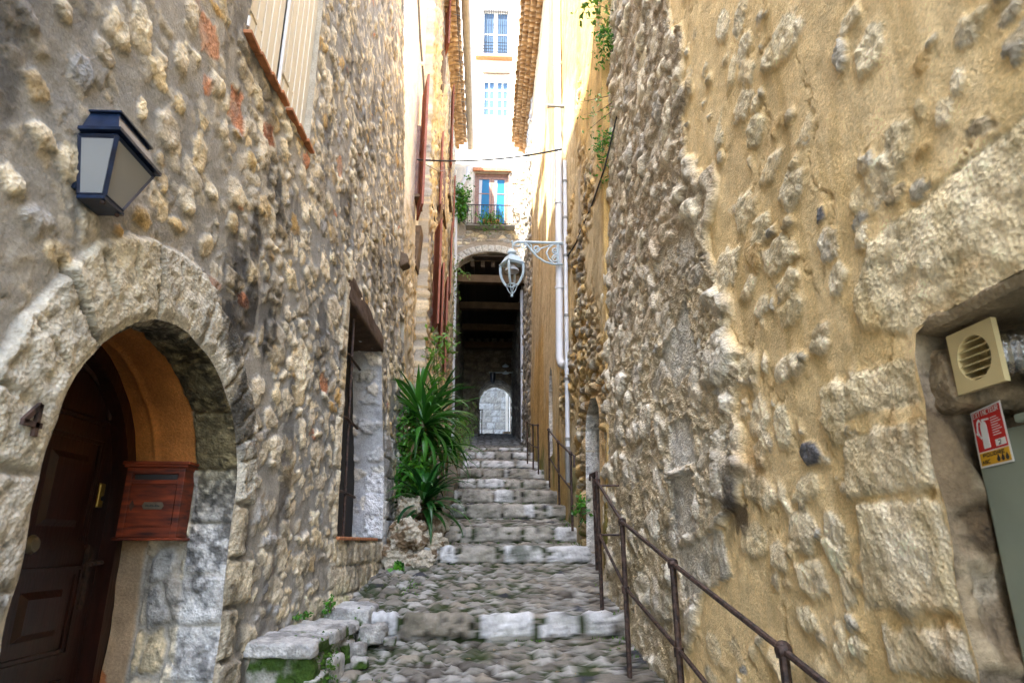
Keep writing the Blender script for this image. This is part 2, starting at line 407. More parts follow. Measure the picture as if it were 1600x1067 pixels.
def wall(name, F, pos, holes=(), parent=None, mat='masonry', skirt=None, edge_h=.01):
    """pos(U,V,H)->(X,Y,Z); holes: polygons in (u,v)"""
    U = F.U.copy(); V = F.V.copy(); H = F.H
    nu, nv = U.shape; keep = np.ones((nu-1, nv-1), bool)
    for pts in holes:
        pts = np.array(pts); lo = pts.min(0)-.3; hi = pts.max(0)+.3; w = F.win(lo[0], hi[0], lo[1], hi[1])
        S = np.full(U.shape, 9.); S[w] = poly_sdf(F.U[w], F.V[w], pts)
        f = sst(.004, .05, S); H = H*f+edge_h*(1-f)
        gu = np.gradient(S, F.us, axis=0); gv = np.gradient(S, F.vs, axis=1); g = np.sqrt(gu*gu+gv*gv)+1e-9
        cell = max(np.diff(F.us[w[0]]).max(), np.diff(F.vs[w[1]]).max())
        b = (S < 0) & (S > -1.6*cell)
        U = np.where(b, U-S*gu/g, U); V = np.where(b, V-S*gv/g, V); H = np.where(S < .004, edge_h, H)
        mn = np.minimum(np.minimum(S[:-1, :-1], S[1:, :-1]), np.minimum(S[:-1, 1:], S[1:, 1:])); keep &= mn > -1.6*cell
    X, Y, Z = pos(U, V, H); P = np.stack([X, Y, Z], -1).reshape(-1, 3)
    idx = np.arange(nu*nv).reshape(nu, nv)
    Fc = np.stack([idx[:-1, :-1], idx[1:, :-1], idx[1:, 1:], idx[:-1, 1:]], -1)[keep]
    col = F.Cc.reshape(-1, 3); pit = F.Pit.reshape(-1)
    if skirt:                                    # close the border back to the house body: skirt(P)->P
        for line in (idx[0, :], idx[-1, :], idx[:, -1]):
            Q = skirt(P[line]); n0 = len(P); P = np.concatenate([P, Q]); col = np.concatenate([col, col[line]]); pit = np.concatenate([pit, pit[line]])
            k = np.arange(len(line)-1); Fs = np.stack([line[k], line[k+1], n0+k+1, n0+k], -1); Fc = np.concatenate([Fc, Fs])
    used = np.zeros(len(P), bool); used[Fc.ravel()] = True; remap = np.cumsum(used)-1
    return arrmesh(name, P[used], remap[Fc], col[used], pit[used], mat, parent)
def strip(name, contour, depth, surf_pos, parent, mat='masonry', ns=.012, nt=.012, fld=None, off=None, closed=False):
    """a reveal: runs along contour (u,v points) and back by depth; surf_pos(u,v,h)->xyz; fld(F) decorates; off(t)->outward offset"""
    c = np.array(contour, float); seg = np.hypot(*np.diff(c, axis=0).T); L = np.concatenate([[0], np.cumsum(seg)])
    ss = np.arange(0, L[-1]+ns, ns); ss[-1] = L[-1]; ts = np.arange(0, depth+nt, nt)
    F = Field(ss, ts, (.42, .38, .31), seed=77)
    if fld: fld(F, L)
    cu = np.interp(ss, L, c[:, 0]); cv = np.interp(ss, L, c[:, 1])
    sm = max(.03, ns); tu = np.interp(ss+sm, L, c[:, 0])-np.interp(ss-sm, L, c[:, 0]); tv = np.interp(ss+sm, L, c[:, 1])-np.interp(ss-sm, L, c[:, 1])
    g = np.hypot(tu, tv)+1e-9; nu_, nv_ = -tv/g, tu/g        # left normal
    fade = sst(0, .03, F.V); H = F.H*fade
    o = off(F.V) if off else 0*F.V
    Uu = cu[:, None]+nu_[:, None]*(H-o); Vv = cv[:, None]+nv_[:, None]*(H-o)
    X, Y, Z = surf_pos(Uu, Vv, .01-F.V, cu[:, None]+0*Uu, cv[:, None]+0*Uu)
    P = np.stack([X, Y, Z], -1).reshape(-1, 3); n, m = F.U.shape; idx = np.arange(n*m).reshape(n, m)
    Fc = np.stack([idx[:-1, :-1], idx[1:, :-1], idx[1:, 1:], idx[:-1, 1:]], -1).reshape(-1, 4)
    return arrmesh(name, P, Fc, F.Cc.reshape(-1, 3), F.Pit.reshape(-1), mat, parent)
def rough_block(name, corners, res, parent=None, amp=.03, fr=6, col=(.5, .46, .38), colf=None, seed=0, mat='masonry', pit=.8, rnd=.25, amp2=.4):
    """corners: 8 points (bottom loop 4, top loop 4)"""
    c = np.array(corners, float); cen = c.mean(0)
    def tri(a, b, g):
        return ((c[0]*(1-a)*(1-b)+0)[...] if False else
                c[0]*((1-a)*(1-b)*(1-g))+c[1]*(a*(1-b)*(1-g))+c[2]*(a*b*(1-g))+c[3]*((1-a)*b*(1-g)) +
                c[4]*((1-a)*(1-b)*g)+c[5]*(a*(1-b)*g)+c[6]*(a*b*g)+c[7]*((1-a)*b*g))
    dims = [np.linalg.norm(c[1]-c[0]), np.linalg.norm(c[3]-c[0]), np.linalg.norm(c[4]-c[0])]
    N = [max(2, int(d/res)) for d in dims]
    Ps = []; Fs = []; Ns = []; n0 = 0
    for ax in range(3):
        for side in (0., 1.):
            o = [k for k in range(3) if k != ax]
            g1 = np.linspace(0, 1, N[o[0]]+1); g2 = np.linspace(0, 1, N[o[1]]+1); A, B = np.meshgrid(g1, g2, indexing='ij')
            par = [None]*3; par[ax] = np.full(A.shape, side); par[o[0]] = A; par[o[1]] = B
            # rounding: pull corners in
            q = [np.asarray(p) for p in par]
            cc = [2*p-1 for p in q]; ab = [np.abs(k) for k in cc]
            ex = 6/(.3+rnd*2); nrm = (ab[0]**ex+ab[1]**ex+ab[2]**ex)**(1/ex)
            cc = [k/nrm for k in cc]; q = [(k+1)/2 for k in cc]
            P = tri(q[0][..., None], q[1][..., None], q[2][..., None]).reshape(-1, 3)
            D = np.stack([cc[0]**3, cc[1]**3, cc[2]**3], -1).reshape(-1, 3)
            E = np.stack([c[1]-c[0], c[3]-c[0], c[4]-c[0]]); E = E/np.linalg.norm(E, axis=1)[:, None]
            D = D@E; D /= np.linalg.norm(D, axis=1)[:, None]+1e-9
            k = np.arange(A.size).reshape(A.shape)+n0
            f = np.stack([k[:-1, :-1], k[1:, :-1], k[1:, 1:], k[:-1, 1:]], -1).reshape(-1, 4)
            flip = (side == 0) ^ (ax == 1)
            if flip: f = f[:, ::-1]
            Ps.append(P); Ns.append(D); Fs.append(f); n0 += A.size
    P = np.concatenate(Ps); D = np.concatenate(Ns); Fa = np.concatenate(Fs)
    n1 = fbm3(P[:, 0]*fr+seed, P[:, 1]*fr, P[:, 2]*fr, 4, seed); n2 = np.abs(fbm3(P[:, 0]*fr*2.7, P[:, 1]*fr*2.7+seed, P[:, 2]*fr*2.7, 3, seed+4)-.5)*2
    P2 = P+D*((n1-.5)*2*amp-n2*amp*amp2)[:, None]
    col_ = np.array(col)[None]*(1+(fbm3(P[:, 0]*7, P[:, 1]*7, P[:, 2]*7, 3, seed+9)-.5)*.5)[:, None]
    if colf: col_ = colf(P, D, col_, n1)
    return arrmesh(name, P2, Fa, col_, np.full(len(P), pit), mat, parent)
def mossy(amount=.5, top=False, seed=3):
    def f(P, D, col, n1):
        n = fbm3(P[:, 0]*5, P[:, 1]*5, P[:, 2]*5, 4, seed)
        m = sst(.62-amount*.3, .72-amount*.3, n+(0 if top else -.25*clamp01(D[:, 2])))
        d = sst(.45, .65, fbm3(P[:, 0]*9, P[:, 1]*9, P[:, 2]*9, 4, seed+2)); s_ = fbm3(P[:, 0]*45, P[:, 1]*45, P[:, 2]*45, 2, seed+5); col = col*(1-.45*d[:, None])*(.75+.5*s_)[:, None]
        return col*(1-m[:, None])+np.array((.045, .085, .012))*m[:, None]
    return f
# ============================================================ NEAR LEFT HOUSE
houseA = thing('stone_house', (-1.6, 3, -1.6), 'near left house of grey mortar and scattered pale stones with arched number 4 doorway', 'house')
AY0, AY1, ASP, AAP = 2.10, 3.60, .22, .94
def arch_contour(y0, y1, zb, zs, za, n=40, jit=.012, seed=0, grow=0.):
    c = []; yc = (y0+y1)/2; ry = (y1-y0)/2+grow; rz = za-zs+grow
    for z in np.arange(zb, zs, .05): c.append((yc+ry, z))
    for i in range(n+1):
        t = math.pi*i/n; c.append((yc+ry*math.cos(t), zs+rz*math.sin(t)))
    for z in np.arange(zs-.02, zb-.001, -.05): c.append((yc-ry, z))
    c = np.array(c)
    k = np.arange(len(c)); c[:, 0] += (fbm(k*.35, k*0+seed, 3, seed)-.5)*jit*2; c[:, 1] += (fbm(k*.35, k*0+seed+9, 3, seed)-.5)*jit*1.2
    return c
doorC = arch_contour(AY0, AY1, -1.75, ASP, AAP, seed=4, jit=.018)
WY0, WY1, WZ0, WZ1 = 5.42, 6.95, .06, 2.02
winC = [(WY1, WZ0), (WY1+.02, .7), (WY1-.12, 1.3), (WY1-.25, WZ1), (WY0+.02, WZ1+.10), (WY0, 1.2), (WY0, WZ0)]
usA = steps([(-3, .15), (1.1, .02), (1.5, .0105), (3.8, .012), (8.06, .022)]); usA[-1] = 8.06
vsA = steps([(-1.8, .04), (-.9, .013), (1.6, .012), (3.2, .02), (9, .045)])
FA = Field(usA, vsA, (.30, .285, .25), seed=11, mortar_rough=.004)
FA.H *= .6; FA.chip = .75; FA.smear = .5; far_ = sst(2.6, 4.2, FA.U)
doorS = poly_sdf(FA.U, FA.V, doorC); winS = poly_sdf(FA.U, FA.V, winC)
away = sst(.22, .34, doorS)
PA = [tuple(min(.8, q*1.15) for q in c) for c in PALE]+WARM[:2]+[TERR[0]]+GREY[:2]
wA = [5, 5, 5, 4, 3, 1.0, .5, .35, .8, .8]
# mortar is patchy: cooler trowelled areas, warmer and darker ones
pm = fbm(FA.U*.8, FA.V*1.2, 4, 91); FA.Cc *= (1+(pm-.5)[..., None]*np.array((.7, .55, .35)))
FA.cells(.20, .145, 101, h=.017, dens=.74, gap=.09, pal=PA, wts=wA, reg=away*(sst(2.4, 3.0, FA.U+(hsh(np.floor(FA.U*5), np.floor(FA.V*7), 3)-.5)*1.6)), rmin=.25, rmax=.85, warp=.8, jit=.95)
FA.cells(.11, .08, 141, h=.014, dens=.5, gap=.11, pal=PA, wts=wA, reg=away*(.35+.65*far_)*(FA.Mk < .05), rmin=.2, rmax=.75, warp=.8, jit=.95)
# cracks and trowel marks in the render
cr = np.abs(fbm(FA.U*2.2, FA.V*2.2, 5, 55)-.5); FA.H -= .007*sst(.012, 0, cr)*(1-FA.Mk)
hand = [(101,20,34,36,0),(183,48,42,66,0),(222,38,34,66,0),(161,81,30,36,0),(244,113,36,42,0),(282,95,26,52,0),(56,137,56,44,1),(125,117,38,60,3),(326,60,40,66,2),(367,169,32,76,2),(419,210,22,40,2),(530,258,11,34,2),(322,133,13,34,2),(262,210,36,64,0),(310,238,24,72,0),(64,214,50,44,0),(109,250,40,68,0),(16,282,48,44,0),(133,350,30,56,0),(85,393,42,38,1),(222,339,30,32,4),(181,361,18,18,4),(290,314,24,36,0),(278,165,20,34,1),(220,169,14,40,0),(365,298,28,48,0),(391,252,16,30,1),(403,153,20,30,1),(411,242,24,52,0),(322,383,24,40,0),(274,351,28,24,1),(363,351,18,34,4),(411,322,20,34,1),(60,350,64,52,3),(254,286,12,32,1),(512,133,16,58,0),(439,363,13,20,4),(330,300,20,26,0),(250,250,16,24,1),(45,30,40,34,3),(300,20,20,40,0),(350,18,20,34,1),(476,330,16,40,0),(500,300,14,46,0),(455,440,18,34,0),(392,430,18,30,1),(380,470,18,26,2),(470,575,30,80,0),(520,480,14,40,0),(430,555,20,26,1),(420,655,22,40,0),(450,745,24,34,4),(430,700,20,36,0),(400,610,18,44,0),(505,600,14,26,2),(438,860,22,60,0),(470,880,18,34,0)]
for i, (x, y, w_, h_, k) in enumerate(hand):
    c_ = on(x, y, XA, -1.3); l_ = on(x-w_/2, y, XA, -1.3); r_ = on(x+w_/2, y, XA, -1.3); t_ = on(x, y-h_/2, XA, -1.3); b_ = on(x, y+h_/2, XA, -1.3)
    a = abs(r_[1]-l_[1])/2*1.05; b = abs(t_[2]-b_[2])/2*1.0
    a = min(a, b*2.4)
    pal = [PA[:5], WARM[:1]+PALE[4:], TERR, GREY, WARM][k]
    FA.stone(c_[1], c_[2], a, b, h=.016 if k != 2 else .003, col=pal[i % len(pal)], rot=rng.uniform(-.25, .25), seed=300+i*3, pit=.75, p=rng.uniform(1.9, 3))
# voussoirs of the door arch, then the jamb quoins
yc, ry, rz = (AY0+AY1)/2, (AY1-AY0)/2, AAP-ASP
FA.smear = .12
va = [0, 24, 50, 76, 108, 142, 180]; vt = [.22, .24, .28, .33, .34, .32]
for i in range(6):
    a0, a1 = R(va[i]), R(va[i+1]); T = vt[i]; q = []
    for t in np.linspace(a0, a1, 4): q.append((yc+(ry+.0)*math.cos(t), ASP+(rz+.0)*math.sin(t)))
    for t in np.linspace(a1, a0, 4): q.append((yc+(ry+T)*math.cos(t), ASP+(rz+T)*math.sin(t)))
    # split convex pieces so the half-plane test holds
    for k in range(3):
        FA.poly([q[k], q[k+1], q[6-k], q[7-k]], h=.030, col=[(.58, .54, .44), (.60, .55, .43), (.56, .52, .42)][i % 3], seed=500+i, gap=-.004 if 0 < k < 2 else .001, rnd=.015, rough=.014, pit=1)
    for tt in (a0, a1):                          # the joint
        pass
for i in range(1, 6):
    t = R(va[i]); d = (math.cos(t), math.sin(t)*rz/ry)
    p0 = (yc+ry*math.cos(t), ASP+rz*math.sin(t)); p1 = (yc+(ry+.36)*math.cos(t), ASP+(rz+.36)*math.sin(t))
    L = math.hypot(p1[0]-p0[0], p1[1]-p0[1]); U, V = FA.U, FA.V
    tt = clamp01(((U-p0[0])*(p1[0]-p0[0])+(V-p0[1])*(p1[1]-p0[1]))/L/L); dd = np.hypot(U-p0[0]-tt*(p1[0]-p0[0]), V-p0[1]-tt*(p1[1]-p0[1]))+(fbm(U*20, V*20, 2, 8)-.5)*.012
    g = sst(.013, .004, dd); FA.H -= g*.022; FA.Cc = FA.Cc*(1-g[..., None]*.45)
z = ASP-.01; k = 0
for hh_, wd in [(.28, .17), (.24, .30), (.26, .16), (.25, .27), (.27, .35), (.28, .2), (.3, .3)]:
    FA.poly([(AY1-.01, z-hh_), (AY1+wd, z-hh_+.01), (AY1+wd+rng.uniform(-.02, .02), z-.012), (AY1-.01, z)], h=.028, col=PALE[k % 5], seed=600+k, rnd=.02); z -= hh_; k += 1
z = ASP-.01
for hh_, wd in [(.34, .36), (.30, .30), (.36, .40), (.30, .34), (.3, .4)]:
    FA.poly([(AY0+.01, z-hh_), (AY0+.01, z), (AY0-wd, z-.012), (AY0-wd, z-hh_+.01)], h=.028, col=[(.58, .54, .44), (.54, .49, .39)][k % 2], seed=600+k, rnd=.02); z -= hh_; k += 1
# dressed stones round the barred window, small courses under its sill, quoins at its far side and house corner
z = -1.0; k = 0
while z < 2.4:
    hh_ = rng.uniform(.2, .46) if z > .0 else rng.uniform(.18, .3); wd = rng.uniform(.10, .24)
    FA.poly([(WY0-.005, z), (WY0-.005, z+hh_), (WY0-wd, z+hh_-.01), (WY0-wd, z+.005)], h=.026, col=PALE[k % 5], seed=700+k, rnd=.02); z += hh_; k += 1
z = -.9; k = 0
while z < 1.0:
    hh_ = rng.uniform(.17, .26); wd = rng.uniform(.22, .5)
    FA.poly([(WY1+.0, z), (WY1+wd, z), (WY1+wd, z+hh_), (WY1+.0, z+hh_)], h=.026, col=[(.58, .56, .52), (.5, .48, .44)][k % 2], seed=730+k, rnd=.02)
    wd2 = rng.uniform(.2, .5); FA.poly([(8.06, z), (8.06, z+hh_), (8.06-wd2, z+hh_), (8.06-wd2, z)], h=.03, col=[(.56, .55, .52), (.45, .44, .41)][k % 2], seed=760+k, rnd=.02); z += hh_; k += 1
z = WZ0-.03
for r_ in range(4):
    y = WY0+.0; hh_ = [.2, .22, .2, .25][r_]
    while y < WY1-.1:
        wd = rng.uniform(.14, .34); FA.poly([(y, z-hh_), (y+wd, z-hh_), (y+wd, z), (y, z)], h=.022, col=PALE[rng.randrange(5)], seed=int(y*100+r_), rnd=.03, gap=.010); y += wd
    z -= hh_
# soot and lichen: the dark runs in the photograph
U, V = FA.U, FA.V
n = fbm(U*6, V*1.6, 4, 31); n2 = fbm(U*2.2, V*.9, 4, 33)
run = np.exp(-((U-3.66-.12*(V-1.4)+(n-.5)*1.1)/.24)**2)*sst(.40, .56, fbm(U*5+3, V*3, 4, 43))*sst(.25, .75, V)*sst(2.6, 1.9, V)
FA.stain(sst(.56, .64, fbm(U*4, V*1.4, 5, 141))*sst(2.4, 3, U)*.7, (.34, .34, .35)); FA.stain(np.clip(run*2.2*sst(.25, .45, n), 0, .93), (.20, .20, .21))
run2 = sst(.42, .56, n2)*sst(2.9, 1.5, U)*sst(.9, 1.25, V)
FA.stain(run2*.9, (.33, .33, .34))
FA.stain(sst(.52, .68, fbm(U*1.5, V*.5, 4, 37))*sst(2.4, 3.0, V)*.85, (.42, .42, .44))
FA.stain(sst(.55, .66, fbm(U*3, V*1.2, 4, 39))*sst(-.2, -.55, V-.0*U)*sst(3.7, 4, U)*.8, (.45, .55, .25))
FA.stain(sst(.5, .62, fbm(U*7, V*7, 4, 41))*(doorS < .35)*(doorS > 0)*sst(.3, -.2, V)*.6, (.35, .35, .36))
dk = np.exp(-((U-6.6+(n-.5)*.5)/.3)**2)*sst(1.2, 2.0, V)*sst(3.6, 2.9, V)*sst(.4, .6, n); FA.stain(dk*.7, (.35, .35, .36))
# the little blocked recess and the window high up are openings too
SHY0, SHY1, SHZ0, SHZ1 = 3.02, 4.12, 2.78, 4.9
shC = [(SHY0, SHZ0), (SHY1, SHZ0), (SHY1, SHZ1), (SHY0, SHZ1)]
niC = [(7.72, 2.50), (8.02, 2.50), (8.02, 2.80), (7.72, 2.82)]
posA = lambda U, V, H: (XA(U, V)+H, U, V)
wallA = wall('wall', FA, posA, holes=[doorC, winC, shC, niC], parent=houseA, skirt=lambda P: np.stack([0*P[:, 0]-2.35, P[:, 1], P[:, 2]], -1))
# reveals
def fldDoor(F, L):
    Z = F.U-1.75                                  # height along the far jamb
    st = sst(.215, .20, F.V+(fbm(F.U*6, F.V*6, 2, 5)-.5)*.03)
    s0 = 0; k = 0
    tot = F.us[-1]
    pos_ = [0, .27, .55, .82, 1.10, 1.36, 1.60, 1.86, 2.14, 2.46, 2.8, 3.1, 3.5, 3.9, 4.3, 4.7, 5.1, 5.6]
    F.Cc[:] = np.array((.42, .38, .31))
    for a, b in zip(pos_[:-1], pos_[1:]):
        if a > tot: break
        lit = a < 1.9  # light painted in: lower jamb blocks get a paler stone colour
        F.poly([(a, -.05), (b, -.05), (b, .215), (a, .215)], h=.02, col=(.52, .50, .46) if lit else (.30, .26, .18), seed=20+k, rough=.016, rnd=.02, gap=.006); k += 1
    soot = clamp01(sst(.42, .62, fbm(F.U*7, F.V*9, 5, 63))*.8+sst(1.5, 2.0, F.U)*.45)*sst(.30, .5, fbm(F.U*40, F.V*40, 3, 64)); F.stain(soot*st*.95, (.20, .20, .20))
    F.stain(sst(1.7, 2.2, F.U)*sst(3.2, 2.9, F.U)*st*.7, (.45, .38, .16))
    pl = 1-st; col = np.array((.56, .22, .055))*(1+(fbm(F.U*2.5, F.V*2.5, 4, 66)-.5)*1.0)[..., None]
    col = col*(1-(sst(.42, .6, F.V)*.0)[..., None])
    up = sst(2.12, 2.16, F.U)
    F.Cc = np.where((pl*up > .5)[..., None], col, F.Cc); F.H = np.where(pl*up > .5, (fbm(F.U*4, F.V*4, 3, 3)-.5)*.012, F.H); F.Pit = np.where(pl*up > .5, .05, F.Pit)
    # bead round the back of the plaster
    bd = np.exp(-((F.V-.44)/.012)**2)*up; F.H += bd*.02
    F.cells(.19, .13, 71, h=.03, dens=1, gap=.05, pal=PALE+GREY, reg=pl*(1-up)*(F.V < .42), rmin=.7, rmax=.9)
    lowp = pl*(1-up)*(F.V > .42+.03*fbm(F.U*5, F.V, 2, 4)); c2 = np.array((.50, .36, .22))*(1+(fbm(F.U*5, F.V*5, 3, 8)-.5)*.6)[..., None]
    c2 = np.where((fbm(F.U*2, F.V*2, 3, 81) > .5)[..., None]*(F.U < 1.3)[..., None], np.array((.50, .2, .08)), c2)
    F.Cc = np.where((lowp > .5)[..., None], c2, F.Cc); F.H = np.where(lowp > .5, .01, F.H)
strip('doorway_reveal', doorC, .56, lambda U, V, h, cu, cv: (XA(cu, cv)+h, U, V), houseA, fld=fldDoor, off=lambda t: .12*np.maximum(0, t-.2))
def fldWin(F, L):
    F.Cc[:] = np.array((.40, .40, .40))*(1+(fbm(F.U*5, F.V*5, 3, 5)-.5)*.5)[..., None]
    F.cells(.15, .19, 81, h=.022, dens=.8, gap=.10, pal=[(.50, .49, .46), (.42, .41, .39), (.55, .50, .42), (.45, .43, .38)], rmin=.4, rmax=.85, pit=.5)
    z = 0; k = 0
    for hh_ in (.22, .24, .22): F.poly([(z, -.05), (z+hh_, -.05), (z+hh_, .20), (z, .20)], h=.02, col=(.62, .61, .60), seed=k, rnd=.02); z += hh_; k += 1
strip('window_reveal', winC, .31, lambda U, V, h, cu, cv: (XA(cu, cv)+h, U, V), houseA, fld=fldWin)
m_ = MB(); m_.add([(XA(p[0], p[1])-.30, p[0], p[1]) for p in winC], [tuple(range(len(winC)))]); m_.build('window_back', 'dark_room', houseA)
def fldN(F, L): F.Cc[:] = np.array((.40, .36, .28))
strip('shutter_reveal', [(SHY1, SHZ0), (SHY1, SHZ1), (SHY0, SHZ1), (SHY0, SHZ0), (SHY1, SHZ0)], .16, lambda U, V, h, cu, cv: (XA(cu, cv)+h, U, V), houseA, fld=fldN, ns=.03, nt=.03)
strip('recess_reveal', [(8.02, 2.50), (8.02, 2.80), (7.72, 2.82), (7.72, 2.50), (8.02, 2.50)], .2, lambda U, V, h, cu, cv: (XA(cu, cv)+h, U, V), houseA, fld=fldN, ns=.03, nt=.03)
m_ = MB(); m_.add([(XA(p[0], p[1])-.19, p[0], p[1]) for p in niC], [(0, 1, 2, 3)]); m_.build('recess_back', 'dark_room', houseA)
m_ = MB(); m_.box(-9, -2.3, -3, 8.0, -1.9, 12.2); m_.box(-2.35, -1.42, 2.2, 8.0, 9.0, 12.2); m_.build('body', 'white_wall', houseA)
m_ = MB(); m_.box(-9, -2.3, -8, -3.01, -1.9, 11); m_.box(-9, -1.42, -8, -1.0, 9.0, 11.5); m_.box(-9, -1.42, -.99, 2.19, 9.0, 13.3); m_.box(-2.29, -1.42, -8, -3.02, -1.9, 8.99); m_.build('unseen_sun_block', 'white_wall', houseA)  # unseen blocks added above and behind, sized to shade the right wall
# door leaf and frame
DX = -1.93
inn = arch_contour(AY0, AY1, -1.75, ASP, AAP, seed=4, jit=0, grow=.05)
m_ = MB(); q = [(DX-.05, y, z) for y, z in inn]; m_.add(q, [tuple(range(len(q)))])
doorp = m_.build('door', 'dark_door_wood', houseA)
m_ = MB(); a = arch_contour(AY0, AY1, -1.75, ASP, AAP, jit=0, grow=.06); b = arch_contour(AY0, AY1, -1.75, ASP, AAP, jit=0, grow=-.035)
vs = [(DX+.03, y, z) for y, z in a]+[(DX+.03, y, z) for y, z in b]+[(DX-.06, y, z) for y, z in b]; n_ = len(a)
m_.add(vs, [(i, i+1, n_+i+1, n_+i) for i in range(n_-1)]+[(n_+i, n_+i+1, 2*n_+i+1, 2*n_+i) for i in range(n_-1)]); m_.build('door_frame', 'dark_door_wood', houseA)
def moulded(mb, y0, y1, z0, z1, x, d=.02, w=.035):
    for s_, o, ww in ((d, 0, w*.45), (d*.5, w*.45, w*.55)):
        ya, yb, za, zb = y0+o, y1-o, z0+o, z1-o
        mb.box(x, x+s_, ya, ya+ww, za, zb); mb.box(x, x+s_*.98, yb-ww, yb, za, zb); mb.box(x, x+s_*.96, ya+ww, yb-ww, za, za+ww); mb.box(x, x+s_*.96, ya+ww, yb-ww, zb-ww, zb)
for k, (ya, yb) in enumerate(((2.93, 3.42), (2.24, 2.77))):
    for (za, zb) in ((-.02, .52), (-.50, -.10), (-1.2, -.6)):
        m_ = MB(); moulded(m_, ya, yb, za, zb, DX-.05); m_.hexa([(DX-.05, ya+.1, za+.1), (DX-.05, yb-.1, za+.1), (DX-.05, yb-.1, zb-.1), (DX-.05, ya+.1, zb-.1)], [(DX-.03, ya+.13, za+.13), (DX-.03, yb-.13, za+.13), (DX-.03, yb-.13, zb-.13), (DX-.03, ya+.13, zb-.13)]); m_.build('door_panel', 'dark_door_wood', doorp)
    m_ = MB()                                     # arched top panel moulding: quarter curve
    yi = ya if k == 0 else yb; yo = yb if k == 0 else ya
    pts = [(DX-.045, yi, .60), (DX-.045, yo, .60)]+[(DX-.045, yi+(yo-yi)*math.cos(t), .60+(.26)*math.sin(t)) for t in np.linspace(.1, math.pi/2, 9)]+[(DX-.045, yi, .60)]
    m_.tube(pts, .016, 6); m_.build('arched_panel', 'dark_door_wood', doorp)
m_ = MB(); m_.box(DX-.05, DX-.015, 2.825, 2.865, -1.7, .93); m_.build('meeting_rail', 'dark_door_wood', doorp)
m_ = MB(); m_.lathe((0, 0, 0), [(.001, .07), (.03, .066), (.042, .05), (.03, .028), (.014, .02), (.014, 0)], 14)
m_.v = [(DX-.05+z, 2.96+x, -.0+y) for x, y, z in m_.v]; m_.build('door_knob', 'brass_dull', doorp, smooth=True)
m_ = MB(); m_.box(DX-.05, DX-.025, 3.43, 3.475, .18, .30); m_.build('lock_plate', 'brass', doorp, bevel=.006)
m_ = MB(); m_.tube([(DX-.022, 3.452, .225), (DX-.015, 3.452, .225)], .012, 8); m_.build('keyhole', 'print_dark', doorp)
m_ = MB(); m_.box(DX-.05, DX-.03, 3.44, 3.48, -.30, .0); m_.tube([(DX-.03, 3.46, -.08), (DX+.03, 3.46, -.085), (DX+.035, 3.36, -.09)], .011, 8); m_.build('door_handle', 'iron_rust', doorp)
# barred window: bars, sill, timber lintel
grille = MB()
def XG(y, z): return float(XA(y, z))-.035
for y in (5.50, 5.74): grille.tube([(XG(y, WZ0), y, WZ0), (XG(y, 1.2)+.004, y+.01, 1.0), (XG(y, WZ1), y, WZ1)], .012, 8)
for z in (.42, 1.05, 1.62): grille.tube([(XG(WY0, z)-.01, WY0-.02, z), (XG(5.6, z)+.012, 5.6, z+.01), (XG(6.02, z), 6.04, z-.01)], .012, 8)
winA = thing('barred_window', (-1.3, 6.1, .06)); winA.parent = houseA; winA.location = Vector((-1.3, 6.1, .06))-Vector(houseA.location)
grille.build('window_bars', 'iron_rust', winA, smooth=True)
m_ = MB(); m_.hexa([(XA(5.42, 0)+.035, 5.40, .035), (XA(6.7, 0)+.02, 6.72, .035), (XA(6.7, 0)-.35, 6.72, .035), (XA(5.42, 0)-.35, 5.40, .035)],
                   [(XA(5.42, 0)+.035, 5.40, .062), (XA(6.7, 0)+.02, 6.72, .062), (XA(6.7, 0)-.35, 6.72, .07), (XA(5.42, 0)-.35, 5.40, .07)]); m_.build('window_sill', 'terracotta', winA, bevel=.006)
rough_block('timber_lintel', [(XA(5.3, 2)+.03, 5.32, 2.06), (XA(6.75, 2)+.045, 6.78, 1.98), (XA(6.75, 2)-.36, 6.78, 1.98), (XA(5.3, 2)-.36, 5.32, 2.06),
                              (XA(5.3, 2)+.02, 5.30, 2.36), (XA(6.75, 2)+.035, 6.80, 2.14), (XA(6.75, 2)-.36, 6.80, 2.2), (XA(5.3, 2)-.36, 5.30, 2.36)], .02, winA, amp=.02, fr=5, col=(.10, .065, .045), seed=4, pit=.3, rnd=.1)
# cream shutters above the street, terracotta sill
for k, (ya, yb) in enumerate(((3.02, 3.565), (3.575, 4.12))):
    sh_ = MB(); nb = 6
    for i in range(nb):
        y0 = ya+(yb-ya)*i/nb; y1 = ya+(yb-ya)*(i+1)/nb-.006
        x0 = float(XA(y0, 3))-.03; sh_.hexa([(x0-.03, y0, 2.80), (x0, y0, 2.80), (x0, y1, 2.80), (x0-.03, y1, 2.80)], [(x0-.03, y0, 4.88), (x0, y0, 4.88), (x0, y1, 4.88), (x0-.03, y1, 4.88)])
    x0 = float(XA(ya, 3))-.03
    s_ = sh_.build('shutter', 'cream_shutter', houseA, bevel=.004)
    st = MB(); st.box(x0, x0+.012, ya+.02, yb-.05, 3.02, 3.05); 
    for i in range(5): st.ball((x0+.014, ya+.05+i*.1, 3.035), .006, 6)
    st.build('strap_hinge', 'cream_shutter', s_)
    ed = MB(); ed.box(x0-.035, x0+.016, (yb-.035 if k == 0 else ya), (yb if k == 0 else ya+.02), 2.8, 4.88); ed.build('edge_batten', 'white_frame', s_)
    kn = MB(); yk = ya+.0 if k == 0 else yb; kn.tube([(x0-.02, yk, 2.86), (x0+.035, yk, 2.86)], .014, 8); kn.tube([(x0+.035, yk, 2.83), (x0+.035, yk, 2.90)], .016, 8); kn.build('hinge_pin', 'white_frame', s_)
